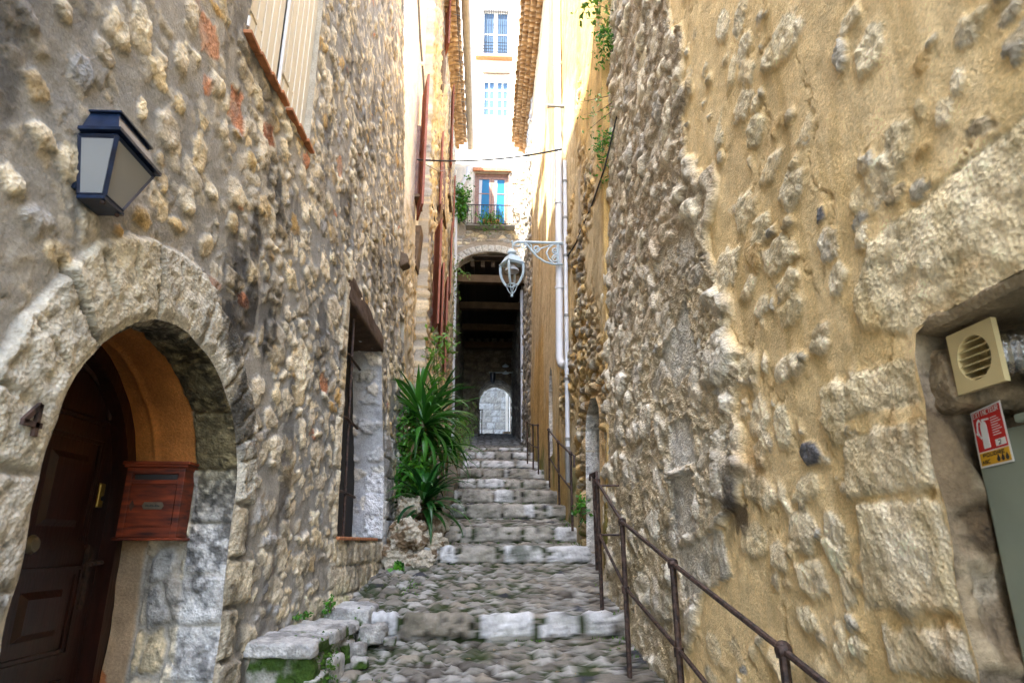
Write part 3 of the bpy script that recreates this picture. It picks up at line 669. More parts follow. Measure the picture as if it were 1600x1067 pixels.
for i in range(7):
    y0 = 2.98+i*(4.16-2.98)/7; y1 = y0+(4.16-2.98)/7-.006; x0 = float(XA(y0, 2.8)); z0 = 2.765+rng.uniform(-.003, .003)
    if i == 3: y1 -= .02
    m_ = MB(); m_.box(x0-.12, x0+.055, y0, y1, z0-.012, z0+.012); m_.build('sill_tile', 'terracotta', houseA, bevel=.004)
# small stone bracket with a timber end, and iron nails near the house corner
rough_block('corbel', [(-1.18, 7.75, 3.45), (-1.02, 7.75, 3.52), (-1.02, 7.95, 3.52), (-1.18, 7.95, 3.45), (-1.25, 7.75, 3.75), (-1.05, 7.75, 3.66), (-1.05, 7.95, 3.66), (-1.25, 7.95, 3.75)], .03, houseA, amp=.012, col=(.16, .11, .07))
# ------------------------------------------------------------ things on the near left house
m_ = MB()
n4 = atX(48, 655, -1.366); ox, oy, oz = n4
def seg4(a, b, w=.0085):
    a = (a[0]*.78, a[1]*.78); b = (b[0]*.78, b[1]*.78)
    a = Vector((ox, oy+a[0], oz+a[1])); b = Vector((ox, oy+b[0], oz+b[1])); d = (b-a).normalized(); p = Vector((0, -d.z, d.y))*w; t = Vector((.012, 0, 0))
    m_.hexa([a-p, b-p, b+p, a+p], [a-p+t, b-p+t, b+p+t, a+p+t])
seg4((.025, .062), (-.048, -.014)); seg4((-.055, -.018), (.052, -.018)); seg4((.025, .065), (.025, -.062))
tag(m_.build('house_number', 'iron_rust'), 'dark iron numeral 4 fixed to the pale stone left of the arched door', 'house number')
mb = thing('mailbox', (-1.69, 3.5, .02), 'varnished reddish wooden letter box hung inside the arched doorway', 'mailbox')
X0, X1, Yf, Yb, Z0, Z1 = -1.85, -1.555, 3.45, 3.58, .035, .395
m_ = MB(); m_.box(X0, X1, Yf+.012, Yb, Z0, Z1); m_.build('case', 'mailbox_wood', mb, bevel=.004)
m_ = MB(); m_.box(X0-.02, X1+.025, Yf-.02, Yb, Z1+.001, Z1+.018); m_.box(X0-.012, X1+.015, Yf-.012, Yb, Z1-.012, Z1); m_.build('lid', 'mailbox_wood', mb, bevel=.004)
m_ = MB(); m_.box(X0-.015, X1+.02, Yf-.015, Yb, Z0-.016, Z0-.001); m_.build('base_board', 'mailbox_wood', mb, bevel=.004)
m_ = MB(); m_.box(X0, X0+.03, Yf, Yf+.012, Z0, Z1-.014); m_.box(X1-.03, X1, Yf, Yf+.012, Z0, Z1-.014); m_.box(X0+.03, X1-.03, Yf, Yf+.012, Z0, Z0+.05); m_.box(X0+.03, X1-.03, Yf, Yf+.012, Z1-.045, Z1-.014); m_.box(X0+.03, X1-.03, Yf, Yf+.012, Z1-.098, Z1-.075); m_.build('front_frame', 'mailbox_wood', mb, bevel=.002)
m_ = MB(); m_.box(X0+.035, X1-.035, Yf+.005, Yf+.011, Z0+.055, Z1-.102); fl = m_.build('flap_door', 'mailbox_wood', mb)
m_ = MB(); m_.box(X0+.04, X1-.04, Yf+.0105, Yf+.0118, Z1-.074, Z1-.047); m_.build('letter_slot', 'print_dark', mb)
m_ = MB(); zc = Z0+.155; xc = (X0+X1)/2+.01
m_.add([(xc-.055, Yf+.003, zc), (xc-.045, Yf+.003, zc-.018), (xc+.045, Yf+.003, zc-.018), (xc+.055, Yf+.003, zc), (xc+.045, Yf+.003, zc+.018), (xc-.045, Yf+.003, zc+.018)], [(0, 1, 2, 3, 4, 5)])
m_.build('name_plate', 'brass_dull', mb)
m_ = MB()
for i in range(9): m_.box(xc-.036+i*.008, xc-.031+i*.008, Yf+.0015, Yf+.0025, zc-.005, zc+.005-(i % 3)*.002)
m_.build('engraving', 'print_dark', mb)
m_ = MB(); m_.add([(X0+.052, Yf+.002, zc-.028), (X0+.066, Yf+.002, zc), (X0+.052, Yf+.002, zc+.028), (X0+.038, Yf+.002, zc)], [(0, 1, 2, 3)]); m_.build('key_plate', 'iron_rust', mb)
# wall lantern
ln = thing('wall_lantern', (-1.38, 2.05, 1.12), 'navy blue half lantern with frosted panes on the grey wall above the arch', 'lamp')
xa, xb, y0, y1, ze = -1.385, -1.243, 1.90, 2.19, 1.335
bx, by0, by1, zb = -1.30, 1.977, 2.085, 1.12
tx, ty0, ty1, zt = -1.285, 1.945, 2.145, 1.43
def quad_frame(mb_, P4, w, th):
    """bars round a quad pane"""
    for i in range(4): mb_.tube([P4[i], P4[(i+1) % 4]], w, 4)
e0 = .02
cF = [(xa, y0+e0, ze-.012), (xb-e0, y0+e0, ze-.012), (xb-e0, y1-e0, ze-.012), (xa, y1-e0, ze-.012)]
cB = [(xa, by0, zb+.01), (bx, by0, zb+.01), (bx, by1, zb+.01), (xa, by1, zb+.01)]
m_ = MB()
for i in range(4): m_.tube([cF[i], cB[i]], .010, 4)
for i in range(3): m_.tube([cF[i], cF[i+1]], .010, 4); m_.tube([cB[i], cB[i+1]], .010, 4)
m_.build('frame', 'lamp_blue', ln)
for i in range(3):
    m_ = MB(); a, b, c, d = [Vector(q) for q in (cF[i], cF[i+1], cB[i+1], cB[i])]; n_ = (b-a).cross(d-a).normalized()*.003
    m_.add([a+n_, b+n_, c+n_, d+n_, a-n_, b-n_, c-n_, d-n_], [(0, 1, 2, 3), (7, 6, 5, 4), (0, 4, 5, 1), (1, 5, 6, 2), (2, 6, 7, 3), (3, 7, 4, 0)]); m_.build('glass_pane', 'frosted_glass', ln)
m_ = MB(); m_.hexa([(xa, y0, ze), (xb, y0, ze), (xb, y1, ze), (xa, y1, ze)], [(xa, y0, ze+.012), (xb, y0, ze+.012), (xb, y1, ze+.012), (xa, y1, ze+.012)])
m_.hexa([(xa, y0+.015, ze+.012), (xb-.015, y0+.015, ze+.012), (xb-.015, y1-.015, ze+.012), (xa, y1-.015, ze+.012)], [(xa, ty0, zt), (tx, ty0, zt), (tx, ty1, zt), (xa, ty1, zt)])
m_.box(xa, tx+.012, ty0-.012, ty1+.012, zt, zt+.006); m_.build('hood', 'lamp_blue', ln)
m_ = MB(); m_.box(xa, bx+.008, by0-.008, by1+.008, zb-.008, zb+.004); m_.build('base_plate', 'lamp_blue', ln)
for y in (by0+.01, by1-.01):
    m_ = MB(); m_.ball((bx-.005, y, zb-.014), .008, 8); m_.build('finial', 'iron_rust', ln, smooth=True)
m_ = MB(); m_.box(xa-.07, xa, y0+.05, y1-.05, zb+.02, zt-.01); m_.build('back_plate', 'lamp_blue', ln)
# ============================================================ NEAR RIGHT HOUSE
houseR = thing('stone_house', (1.6, 2, -1.6), 'near right house of ochre render with bulging pale stones and dark rubble at one edge', 'house')
usR = steps([(-3, .15), (.9, .02), (1.15, .0095), (3.0, .011), (6.06, .017)]); usR[-1] = 6.06
vsR = steps([(-1.8, .04), (-1.0, .013), (1.3, .011), (3.0, .018), (7.6, .04)])
FR = Field(usR, vsR, (.82, .62, .32), seed=21, mortar_rough=.005, mort_noise=.14)
FR.H *= .4; FR.chip = .5; FR.smear = .5; U, V = FR.U, FR.V
RDY0, RDY1, RDZ = .45, 1.80, .62
rdC = [(RDY1, -1.75)]+[(RDY1+.012*math.sin(k*1.7), -1.7+k*.1) for k in range(23)]+[(RDY1-.01, RDZ), (1.3, RDZ+.012), (.9, RDZ-.006), (RDY0, RDZ), (RDY0, -1.75)]
rdS = poly_sdf(U, V, rdC)
bz = np.array([-1.8, -.6, .16, .97, 2.0, 3.6, 8]); by = np.array([4.4, 4.1, 3.35, 2.95, 3.33, 3.46, 3.7])
Yb = np.interp(V, bz, by)+(fbm(U*2.5, V*2.5, 4, 3)-.5)*.7
rough_ = sst(-.03, .05, U-Yb)
pn = fbm(U*.9, V*.9, 4, 61); FR.Cc *= (1+(pn-.5)[..., None]*np.array((.22, .28, .40)))
# sandy zone (stones half buried)
keepR = sst(.10, .2, rdS)*(1-rough_)
FR.cells(.24, .20, 201, h=.013, dens=.34, gap=.14, pal=[(.78, .66, .43), (.80, .70, .48), (.74, .60, .36), (.68, .58, .40), (.58, .40, .18)], wts=[4, 4, 3, 2, .6], reg=keepR*sst(1.9, 2.4, U), rmin=.2, rmax=.6, jit=.95)
FR.cells(.13, .10, 231, h=.016, dens=.16, gap=.16, pal=[(.56, .51, .40), (.46, .43, .36), (.52, .42, .26)], reg=keepR*(FR.Mk < .05), rmin=.18, rmax=.55, jit=.95)
# bare rubble: dark flat grey stones high up, pale bulging ones with pitted mortar low down
hi = sst(1.35, 2.0, V+(fbm(U*2, V*2, 3, 5)-.5)*.8)
base_h = rough_*(.02*fbm(U*3, V*3, 3, 77)+.015)
FR.H += base_h+rough_*(fbm(U*24, V*24, 4, 78)-.5)*.030
gc = (np.array((.40, .32, .22))*hi[..., None]+np.array((.58, .48, .32))*(1-hi)[..., None])*(1+(fbm(U*6, V*6, 4, 79)-.5)*.9)[..., None]
FR.Cc = FR.Cc*(1-rough_[..., None])+gc*rough_[..., None]; FR.Pit = np.where(rough_ > .5, 1.0, FR.Pit)
FR.cells(.30, .20, 261, h=.045, dens=.92, gap=.05, pal=[(.54, .49, .39), (.66, .59, .46), (.46, .42, .35), (.74, .66, .50), (.60, .51, .37), (.78, .70, .53)], reg=rough_*hi, rmin=.5, rmax=1.0, warp=.8, jit=1.0, facet=.8, hv=.6)
FR.cells(.34, .26, 281, h=.045, dens=.68, gap=.06, pal=[(.72, .66, .53), (.64, .58, .46), (.76, .70, .58), (.54, .49, .40)], reg=rough_*(1-hi), rmin=.45, rmax=.85, warp=.8, jit=1.0, hv=.5)
FR.cells(.11, .08, 301, h=.024, dens=.5, gap=.08, pal=[(.68, .62, .49), (.58, .48, .33), (.52, .49, .42)], reg=rough_*(FR.Mk < .1), rmin=.3, rmax=.8, warp=.8, jit=1.0)
handR = [(1235,60,46,60,0),(1360,75,58,74,0),(1443,101,26,36,1),(1375,285,60,70,0),(1338,313,22,40,0),(1237,298,36,56,0),(1206,258,46,40,0),(1189,359,38,46,0),(1215,398,58,58,0),(1283,337,14,26,3),(1294,381,28,56,2),(1346,372,20,40,0),(1158,26,26,42,0),(1224,61,50,60,0),(1163,74,24,36,0),(1500,127,26,42,0),(1408,219,46,66,0),(1478,175,34,46,0),(1163,162,30,50,0),(1180,206,30,46,0),(1311,438,28,50,0),(1232,445,46,40,0),(1237,484,40,40,0),(1282,540,34,30,0),(1229,577,34,40,0),(1170,574,30,52,0),(1195,568,10,28,0),(1187,652,26,66,0),(1223,664,22,80,0),(1268,708,40,30,3),(1192,770,40,54,0),(1260,765,38,42,0),(1307,827,30,52,0),(1255,835,36,60,0),(1181,843,40,50,0),(1218,870,20,44,0),(1327,917,20,56,0),(1262,967,46,36,0),(1341,1012,26,40,0),(1268,905,44,60,0),(1190,700,22,36,0),(1130,45,20,50,0),(1135,420,40,60,0),(1165,330,30,60,0),(1190,480,40,30,0),(1170,450,26,34,0),(1440,170,20,34,0),(1520,40,60,50,0),(1330,30,40,36,0),(1560,300,50,30,1),(1445,235,30,20,1)]
for i, (x, y, w_, h_, k) in enumerate(handR):
    c_ = on(x, y, XR, 1.3); l_ = on(x-w_/2, y, XR, 1.3); r_ = on(x+w_/2, y, XR, 1.3); t_ = on(x, y-h_/2, XR, 1.3); b_ = on(x, y+h_/2, XR, 1.3)
    a = abs(r_[1]-l_[1])/2*1.1; b = abs(t_[2]-b_[2])/2*1.05; a = min(a, b*2)
    pal = [[(.80, .69, .47), (.76, .65, .42), (.82, .72, .51)], [(.58, .38, .15)], [(.60, .54, .42)], [(.17, .17, .18)]][k]
    FR.smear = 0 if k == 3 else .45; FR.stone(c_[1], c_[2], a, b, h=.011, col=pal[i % len(pal)], rot=rng.uniform(-.3, .3), seed=900+i*3, pit=.7, p=rng.uniform(1.9, 3))
FR.smear = .3
def pR(px, py): q = on(px, py, XR, 1.3); return (q[1], q[2])
for i, (q, c_) in enumerate([([(1275, 603), (1410, 562), (1425, 640), (1290, 668)], (.80, .69, .46)), ([(1316, 680), (1425, 655), (1450, 770), (1325, 785)], (.78, .67, .45)), ([(1340, 785), (1440, 780), (1490, 962), (1350, 960)], (.80, .70, .49)),
                           ([(1378, 975), (1490, 965), (1520, 1066), (1392, 1055)], (.70, .62, .46)), ([(1050, 660), (1085, 650), (1095, 720), (1055, 740)], (.58, .55, .48)), ([(1052, 745), (1090, 730), (1098, 830), (1058, 850)], (.52, .49, .42)), ([(1060, 855), (1130, 825), (1150, 905), (1075, 940)], (.50, .46, .37)), ([(1035, 560), (1075, 470), (1100, 560), (1060, 610)], (.56, .53, .45))]):
    pp = [pR(*k) for k in q]
    if i < 4: pp = [(max(k[0], RDY1-.01) if False else k[0], k[1]) for k in pp]; pp[1] = (RDY1-.01, pp[1][1]); pp[2] = (RDY1-.01, pp[2][1])
    FR.poly(pp, h=.014, col=c_, seed=960+i, rnd=.03, gap=.010, nz=.024, rough=.006)
bc = pR(1002, 520)
for i in range(9):                               # a small blocked arch in the rubble
    a0, a1 = math.pi*i/9, math.pi*(i+1)/9
    FR.poly([(bc[0]+.40*math.cos(a0), bc[1]+.42*math.sin(a0)), (bc[0]+.40*math.cos(a1), bc[1]+.42*math.sin(a1)), (bc[0]+.53*math.cos(a1), bc[1]+.57*math.sin(a1)), (bc[0]+.53*math.cos(a0), bc[1]+.57*math.sin(a0))], h=.05, col=(.56, .49, .38), seed=1100+i, rnd=.03, gap=.008)
z = -.6; k = 0
while z > -1.6: FR.poly([(RDY1-.01, z), (RDY1+.3, z), (RDY1+.3, z-.3), (RDY1-.01, z-.3)], h=.03, col=PALE[k], seed=990+k, rnd=.05, nz=.02); z -= .31; k += 1
FR.poly([(1.79, .61), (2.05, .70), (2.07, .82), (1.93, .985), (1.3, 1.0), (.35, 1.0), (.35, .61)], h=.014, col=(.80, .68, .43), seed=970, rnd=.04, gap=.004, nz=.02, rough=.008)
FR.stain(sst(.5, .62, fbm(U*3, V*3, 4, 88))*sst(.75, .5, rdS)*.45, (.70, .62, .42))
dr = fbm(U*9, V*.9, 4, 95); FR.stain(sst(.56, .68, dr)*(1-rough_)*.5, (.72, .66, .52)); crk = np.abs(fbm(U*1.7, V*1.7, 5, 96)-.5); ck = sst(.006, 0, crk)*(1-rough_)*(1-FR.Mk); FR.H -= .006*ck; FR.stain(ck*.6, (.5, .42, .3)); FR.stain(sst(.54, .66, fbm(U*2.4, V*2.4, 5, 97))*(1-rough_)*.35, (1.18, 1.2, 1.3))
# black lichen low on the rubble, brown run under the blocks
FR.stain(np.exp(-(((U-3.25)/.16)**2+((V-.18)/.22)**2))*sst(.38, .55, fbm(U*14, V*9, 4, 90))*1.2, (.16, .15, .15))
FR.stain(np.exp(-(((U-3.05)/.12)**2+((V-.38)/.10)**2))*.5, (.6, .4, .25))
FR.stain(sst(.5, .62, fbm(U*8, V*8, 4, 92))*sst(.3, .1, rdS)*.5, (.62, .48, .30))
FR.stain(sst(.50, .60, fbm(U*3, V*1.5, 4, 94))*sst(3.6, 4.2, U)*sst(.6, -.1, V)*.5, (.5, .45, .3))
posR = lambda U, V, H: (XR(U, V)-H, U, V)
wall('wall', FR, posR, holes=[rdC], parent=houseR, skirt=lambda P: np.stack([0*P[:, 0]+2.35, P[:, 1], P[:, 2]], -1), edge_h=.0095)
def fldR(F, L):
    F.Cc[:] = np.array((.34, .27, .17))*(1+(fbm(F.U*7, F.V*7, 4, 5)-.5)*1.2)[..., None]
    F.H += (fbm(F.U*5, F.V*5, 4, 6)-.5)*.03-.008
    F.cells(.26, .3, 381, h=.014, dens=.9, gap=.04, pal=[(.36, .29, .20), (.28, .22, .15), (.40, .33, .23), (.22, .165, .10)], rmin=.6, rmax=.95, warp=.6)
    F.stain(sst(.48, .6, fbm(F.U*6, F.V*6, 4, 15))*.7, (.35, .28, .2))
rdC2 = list(reversed(rdC[1:-1]))
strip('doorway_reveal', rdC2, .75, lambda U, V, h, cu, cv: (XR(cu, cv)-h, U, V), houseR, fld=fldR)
# the long through-stone that carries the vent
rough_block('jamb_stone', [(1.33, 1.93, .365), (1.33, 1.70, .365), (1.56, 1.70, .365), (1.56, 1.93, .365), (1.33, 1.93, .56), (1.33, 1.73, .56), (1.56, 1.73, .56), (1.56, 1.93, .56)], .012, houseR, amp=.03, fr=7, col=(.40, .30, .18), seed=12, rnd=.3, colf=lambda P, D, c, n1: c*(.55+.5*sst(.4, .6, fbm3(P[:, 0]*14, P[:, 1]*14, P[:, 2]*14, 3, 2)))[:, None])
rough_block('lintel_underside', [(1.29, 2.0, .60), (1.29, .3, .60), (2.1, .3, .60), (2.1, 2.0, .60), (1.31, 2.0, .70), (1.31, .3, .70), (2.1, .3, .70), (2.1, 2.0, .70)], .02, houseR, amp=.018, fr=5, col=(.40, .31, .19), seed=13, rnd=.05)
m_ = MB(); m_.box(2.3, 9, -3, 6.0, -1.9, 7.8); m_.box(1.5, 2.3, -3, 6.0, 7.4, 7.8); m_.box(2.1, 2.3, .3, 2, -1.8, .6); m_.build('body', 'white_wall', houseR)
# meter cabinet, vent, duct, fire extinguisher sign
cab = thing('utility_cabinet', (1.7, 1.2, -1.4), 'grey green metal cabinet standing in the right hand doorway', 'cabinet')
m_ = MB(); m_.box(1.405, 1.95, .55, 1.785, -1.5, .30); m_.build('body', 'cabinet_green', cab, bevel=.012)
m_ = MB(); m_.box(1.388, 1.4045, .60, 1.50, -1.45, .20); m_.build('door', 'cabinet_green', cab, bevel=.006)
m_ = MB(); m_.box(1.382, 1.96, .54, 1.60, .302, .325); m_.build('top_panel', 'cabinet_green', cab, bevel=.006)
m_ = MB(); m_.box(1.395, 1.4045, 1.515, 1.525, -1.45, .29); m_.build('seam_strip', 'cabinet_green', cab)
# extinguisher notice, flat on the cabinet side facing the alley
sg = thing('extinguisher_sign', (1.47, 1.68, .1), 'red and yellow EXTINCTEUR notice with a white extinguisher symbol stuck on the green cabinet', 'sign')
SX = 1.4030
def sp_(px, py, d=0.0):
    q = atX(px, py, SX-d); return (SX-d, q[1], q[2])
c0, c1, c2, c3 = [Vector(sp_(*q)) for q in ((1517, 646), (1563, 625), (1586, 720), (1534, 732))]
def SQ(a, b, d=.001): p = (c0*(1-a)+c1*a)*(1-b)+(c3*(1-a)+c2*a)*b; return (SX-.001-d, p.y, p.z)
def spoly(name, pts, mat, d, par=sg):
    m_ = MB(); n_ = len(pts); m_.add([SQ(a, b, d) for a, b in pts]+[SQ(a, b, d-.0012) for a, b in pts], [tuple(range(n_))]+[(i, (i+1) % n_, (i+1) % n_+n_, i+n_) for i in range(n_)]); return m_.build(name, mat, par)
for zz in (-.1, .15): m_ = MB(); m_.tube([(1.388, 1.47, zz-.03), (1.388, 1.47, zz+.03)], .008, 6); m_.build('hinge', 'grey_pipe', cab)
spoly('card', [(0, 0), (1, 0), (1, 1), (0, 1)], 'paper_white', .001)
spoly('red_field', [(.05, .03), (.95, .03), (.95, .73), (.05, .73)], 'sign_red', .002)
spoly('yellow_field', [(.05, .75), (.95, .75), (.95, .97), (.05, .97)], 'sign_yellow', .002)
spoly('white_box', [(.62, .59), (.92, .59), (.92, .70), (.62, .70)], 'paper_white', .003)
spoly('extinguisher_symbol', [(.25, .30), (.28, .24), (.36, .22), (.42, .24), (.45, .30), (.45, .69), (.25, .69)], 'paper_white', .003)
spoly('symbol_hose', [(.30, .22), (.24, .16), (.16, .20), (.12, .35), (.16, .48), (.20, .47), (.16, .35), (.19, .23), (.24, .20), (.28, .24)], 'paper_white', .003)
spoly('symbol_handle', [(.32, .22), (.32, .18), (.55, .20), (.55, .23), (.40, .22)], 'paper_white', .003)
spoly('symbol_lever', [(.08, .40), (.22, .52), (.24, .49), (.11, .38)], 'paper_white', .003)
for k in range(8): spoly('small_print', [(.60, .21+k*.042), (.60+.2+.09*((k*7) % 3)/2, .21+k*.042), (.60+.2+.09*((k*7) % 3)/2, .22+k*.042), (.60, .22+k*.042)], 'paper_white', .003)
for k in range(3):
    a = .58+k*.13; spoly('flame_symbol', [(a, .95), (a-.03, .91), (a+.01, .86), (a+.02, .83), (a+.06, .88), (a+.07, .92), (a+.04, .95)], 'print_dark', .003)
GL = {'E': [(0,0,0,1),(0,1,1,1),(0,.5,.8,.5),(0,0,1,0)], 'X': [(0,0,1,1),(0,1,1,0)], 'T': [(0,1,1,1),(.5,0,.5,1)], 'I': [(.5,0,.5,1)], 'N': [(0,0,0,1),(0,1,1,0),(1,0,1,1)], 'C': [(1,1,0,1),(0,1,0,0),(0,0,1,0)], 'U': [(0,1,0,0),(0,0,1,0),(1,0,1,1)], 'R': [(0,0,0,1),(0,1,1,1),(1,1,1,.5),(1,.5,0,.5),(.4,.5,1,0)], 'P': [(0,0,0,1),(0,1,1,1),(1,1,1,.5),(1,.5,0,.5)], 'O': [(0,0,0,1),(0,1,1,1),(1,1,1,0),(1,0,0,0)], 'D': [(0,0,0,1),(0,1,.7,1),(.7,1,1,.6),(1,.6,1,.4),(1,.4,.7,0),(.7,0,0,0)], 'A': [(0,0,.5,1),(.5,1,1,0),(.2,.4,.8,.4)], 'B': [(0,0,0,1),(0,1,.9,1),(.9,1,.9,.5),(0,.5,1,.5),(1,.5,1,0),(1,0,0,0)], '2': [(0,1,1,1),(1,1,1,.5),(1,.5,0,0),(0,0,1,0)]}
def text(word, a0, a1, b0, b1, mat, name, th=.006):
    m_ = MB(); n_ = len(word); cw = (a1-a0)/n_
    for i, ch in enumerate(word):
        for (x0, y0, x1, y1) in GL[ch]:
            w_ = cw*.66; pa = (a0+i*cw+x0*w_, b1-(b1-b0)*y0); pb = (a0+i*cw+x1*w_, b1-(b1-b0)*y1)
            A = Vector(SQ(*pa, .004)); B = Vector(SQ(*pb, .004)); d = B-A
            if d.length < 1e-6: continue
            d.normalize(); p = Vector((0, -d.z, d.y))*.0011; e = d*.0008
            m_.add([A-p-e, B-p+e, B+p+e, A+p-e], [(0, 1, 2, 3)])
    m_.build(name, mat, sg)
text('EXTINCTEUR', .10, .94, .05, .13, 'paper_white', 'lettering'); text('POUDRE', .18, .86, .78, .83, 'print_dark', 'lettering'); text('ABC', .12, .38, .89, .94, 'print_dark', 'lettering'); text('2', .72, .82, .615, .68, 'print_dark', 'lettering')
VX = 1.335
vg = thing('vent_grille', (1.35, 1.6, .45), 'cream plastic louvred vent cover on foil duct under the doorway lintel', 'vent')
vy0, vy1, vz0, vz1 = atX(1560, 550, VX)[1], atX(1487, 570, VX)[1], atX(1537, 605, VX)[2], atX(1512, 511, VX)[2]
yc_, zc_ = (vy0+vy1)/2, (vz0+vz1)/2; rr_ = (vz1-vz0)*.355
m_ = MB(); n_ = 48; vs = []; fs = []
for k in range(n_):
    t = 2*math.pi*k/n_; c_, s_ = math.cos(t), math.sin(t); q = max(abs(c_), abs(s_))
    hy, hz = (vy1-vy0)/2, (vz1-vz0)/2
    o = (yc_+hy*c_/q, zc_+hz*s_/q); i_ = (yc_+rr_*c_, zc_+rr_*s_)
    for xx, yy in ((VX, o), (VX, i_), (VX+.035, i_), (VX+.015, o)): vs.append((xx, yy[0], yy[1]))
for k in range(n_):
    j = (k+1) % n_
    for a in range(4): b = (a+1) % 4; fs.append((k*4+a, k*4+b, j*4+b, j*4+a))
m_.add(vs, fs); m_.build('face_plate', 'cream_plastic', vg, bevel=0)
for k in range(6):
    z = zc_-rr_+rr_*2*(k+.5)/6; w_ = math.sqrt(max(0, rr_**2-(z-zc_)**2))
    m_ = MB(); m_.hexa([(VX+.004, yc_-w_, z-.006), (VX+.004, yc_+w_, z-.006), (VX+.034, yc_+w_, z+.008), (VX+.034, yc_-w_, z+.008)], [(VX+.004, yc_-w_, z-.003), (VX+.004, yc_+w_, z-.003), (VX+.034, yc_+w_, z+.011), (VX+.034, yc_-w_, z+.011)]); m_.build('louvre', 'cream_plastic', vg)
m_ = MB(); m_.lathe((0, 0, 0), [(rr_, 0), (rr_, .03), (.001, .031)], 32); m_.v = [(VX+.034+z, yc_+x, zc_+y) for x, y, z in m_.v]; m_.build('inner_cone', 'cream_plastic', vg)
m_ = MB(); pts = []; rs = []
for k in range(60):
    t = k/59; pts.append((VX+.04+t*.5, yc_-.02-t*.28, zc_+.0+t*.03)); rs.append(.055+(.006 if k % 2 else 0)+rng.uniform(-.002, .002))
m_.tube(pts, rs, 20); m_.build('foil_duct', 'foil', vg, smooth=True)

# ============================================================ THE STREET: cobbled ramps and stone steps
base = thing('ground', (0, 5, -2.6), kind='structure'); 
m_ = MB(); m_.add([(-60, -60, -2.6), (60, -60, -2.6), (60, 90, -2.6), (-60, 90, -2.6)], [(0, 1, 2, 3)]); m_.build('earth', 'ground_earth', base)
STP = [(5.2, 1003, 966), (6.9, 883, 858), (7.75, 850, 828), (8.75, 812, 792), (9.75, 788, 769), (10.8, 765, 752), (12, 749, 735), (13.3, 733, 722), (14.8, 718, 708), (16.2, 706, 701)]
prof = [(-14, -2.35), (-2, -1.75), (0, -1.55), (2.4, -1.20), (3.6, -.96)]
rz_ = []
for Y, b, t in STP:
    zb_, zt_ = atY(790, b, Y)[2], atY(790, t, Y)[2]; prof += [(Y, zb_), (Y+.015, zt_)]; rz_.append((Y, zb_, zt_))
prof += [(18.4, 2.68), (27, 4.45), (36, 5.2)]
prof = np.array(prof); sl_ = np.concatenate([[0], np.cumsum(np.hypot(*np.diff(prof, axis=0).T))])
def s_of(Y): return float(np.interp(Y, prof[:, 0], sl_))
s1, s2, s3, s4 = s_of(3.4), s_of(8.2), s_of(12.5), s_of(18.4)
ss = steps([(0, .4), (s1-1.0, .08), (s1, .010), (s2, .012), (s3, .022), (s4, .03), (sl_[-1], .08)])
xs = steps([(-2.4, .08), (-1.3, .011), (1.36, .08), (2.3, 0.08)])
G = Field(xs, ss, (.085, .07, .05), seed=41, mortar_rough=.004, mort_noise=.3)
U, V = G.U, G.V
Ys = np.interp(V, sl_, prof[:, 0])
pas = sst(18.0, 19.0, Ys)
G.cells(.13, .135, 401, h=.022, dens=.95, facet=.15, hv=.3, gap=.17, pal=[(.50, .47, .40), (.36, .32, .26), (.64, .61, .54), (.26, .23, .19), (.46, .40, .31), (.08, .08, .09)], wts=[4, 3.5, 3, 2.5, 3, .8], reg=1-pas, rmin=.5, rmax=.9, warp=.45, pit=.3, jit=.9)
G.cells(.06, .06, 431, facet=0, h=.010, dens=.75, gap=.10, pal=[(.40, .38, .33), (.28, .25, .20), (.5, .48, .43)], reg=(1-pas)*(G.Mk < .1), rmin=.3, rmax=.8, pit=.3, jit=1)
G.cells(.22, .20, 451, h=.03, dens=1, gap=.10, pal=[(.33, .34, .34), (.26, .27, .28), (.40, .40, .39)], reg=pas, rmin=.8, rmax=1.0, warp=.3, pit=.3, jit=.4)
stone_step = np.zeros(U.shape)
for i, (Y, zb_, zt_) in enumerate(rz_):
    a = s_of(Y); b = a+(zt_-zb_)+.02; top = b+[.06, .05, .05, .05, .06, .05, .05, .05, .05, .05][i]
    x = -1.25
    if i == 0: edges = [-1.2, -.62, -.07, -.02, .39, .44, .72, .76, 1.05, 1.3]
    elif i == 1: edges = [-1.2, -.45, -.25, .14, .19, .62, .67, 1.18, 1.3]
    else:
        edges = [-1.25]
        while edges[-1] < 1.25: edges.append(edges[-1]+rng.choice([.13, .30, .38, .44, .26, .5]))
    for k in range(len(edges)-1):
        w_ = edges[k+1]-edges[k]; lk = i == 0 and k in (3, 5, 7)
        c_ = (.95, .94, .92) if rng.random() < .62 else (.56, .52, .44)
        if i == 0 and k == 1: c_ = (.40, .35, .27)
        if lk: c_ = (1., .99, .97)
        if w_ < .07: continue
        G.poly([(edges[k], a+rng.uniform(0, .02)), (edges[k+1], a+rng.uniform(0, .02)), (edges[k+1], top), (edges[k], top)], h=.034, col=c_, seed=1200+i*20+k, rnd=.03, gap=.021, rough=.016, nz=.02, pit=1)
    stone_step = np.maximum(stone_step, (V > a-.02)*(V < top)); jn = ((V > a-.02)*(V < top)*(1-sst(.2, .8, G.Mk)))[..., None]; G.Cc = G.Cc*(1-jn*.75)
gm = fbm(U*1.6, V*1.3, 4, 47); crev = 1-sst(.1, .7, G.Mk)
moss = clamp01(sst(.42, .54, gm)*crev*.95+sst(.66, .74, fbm(U*3, V*3, 4, 48))*.7+sst(.50, .6, fbm(U*5, V*3, 3, 49))*crev*stone_step*.9)
moss = moss*(1-pas)
G.Cc = G.Cc*(1-moss[..., None])+np.array((.05, .075, .018))*moss[..., None]
G.stain(stone_step*sst(.52, .64, fbm(U*6, V*9, 4, 50))*.45, (.40, .42, .34))
G.Cc *= .52
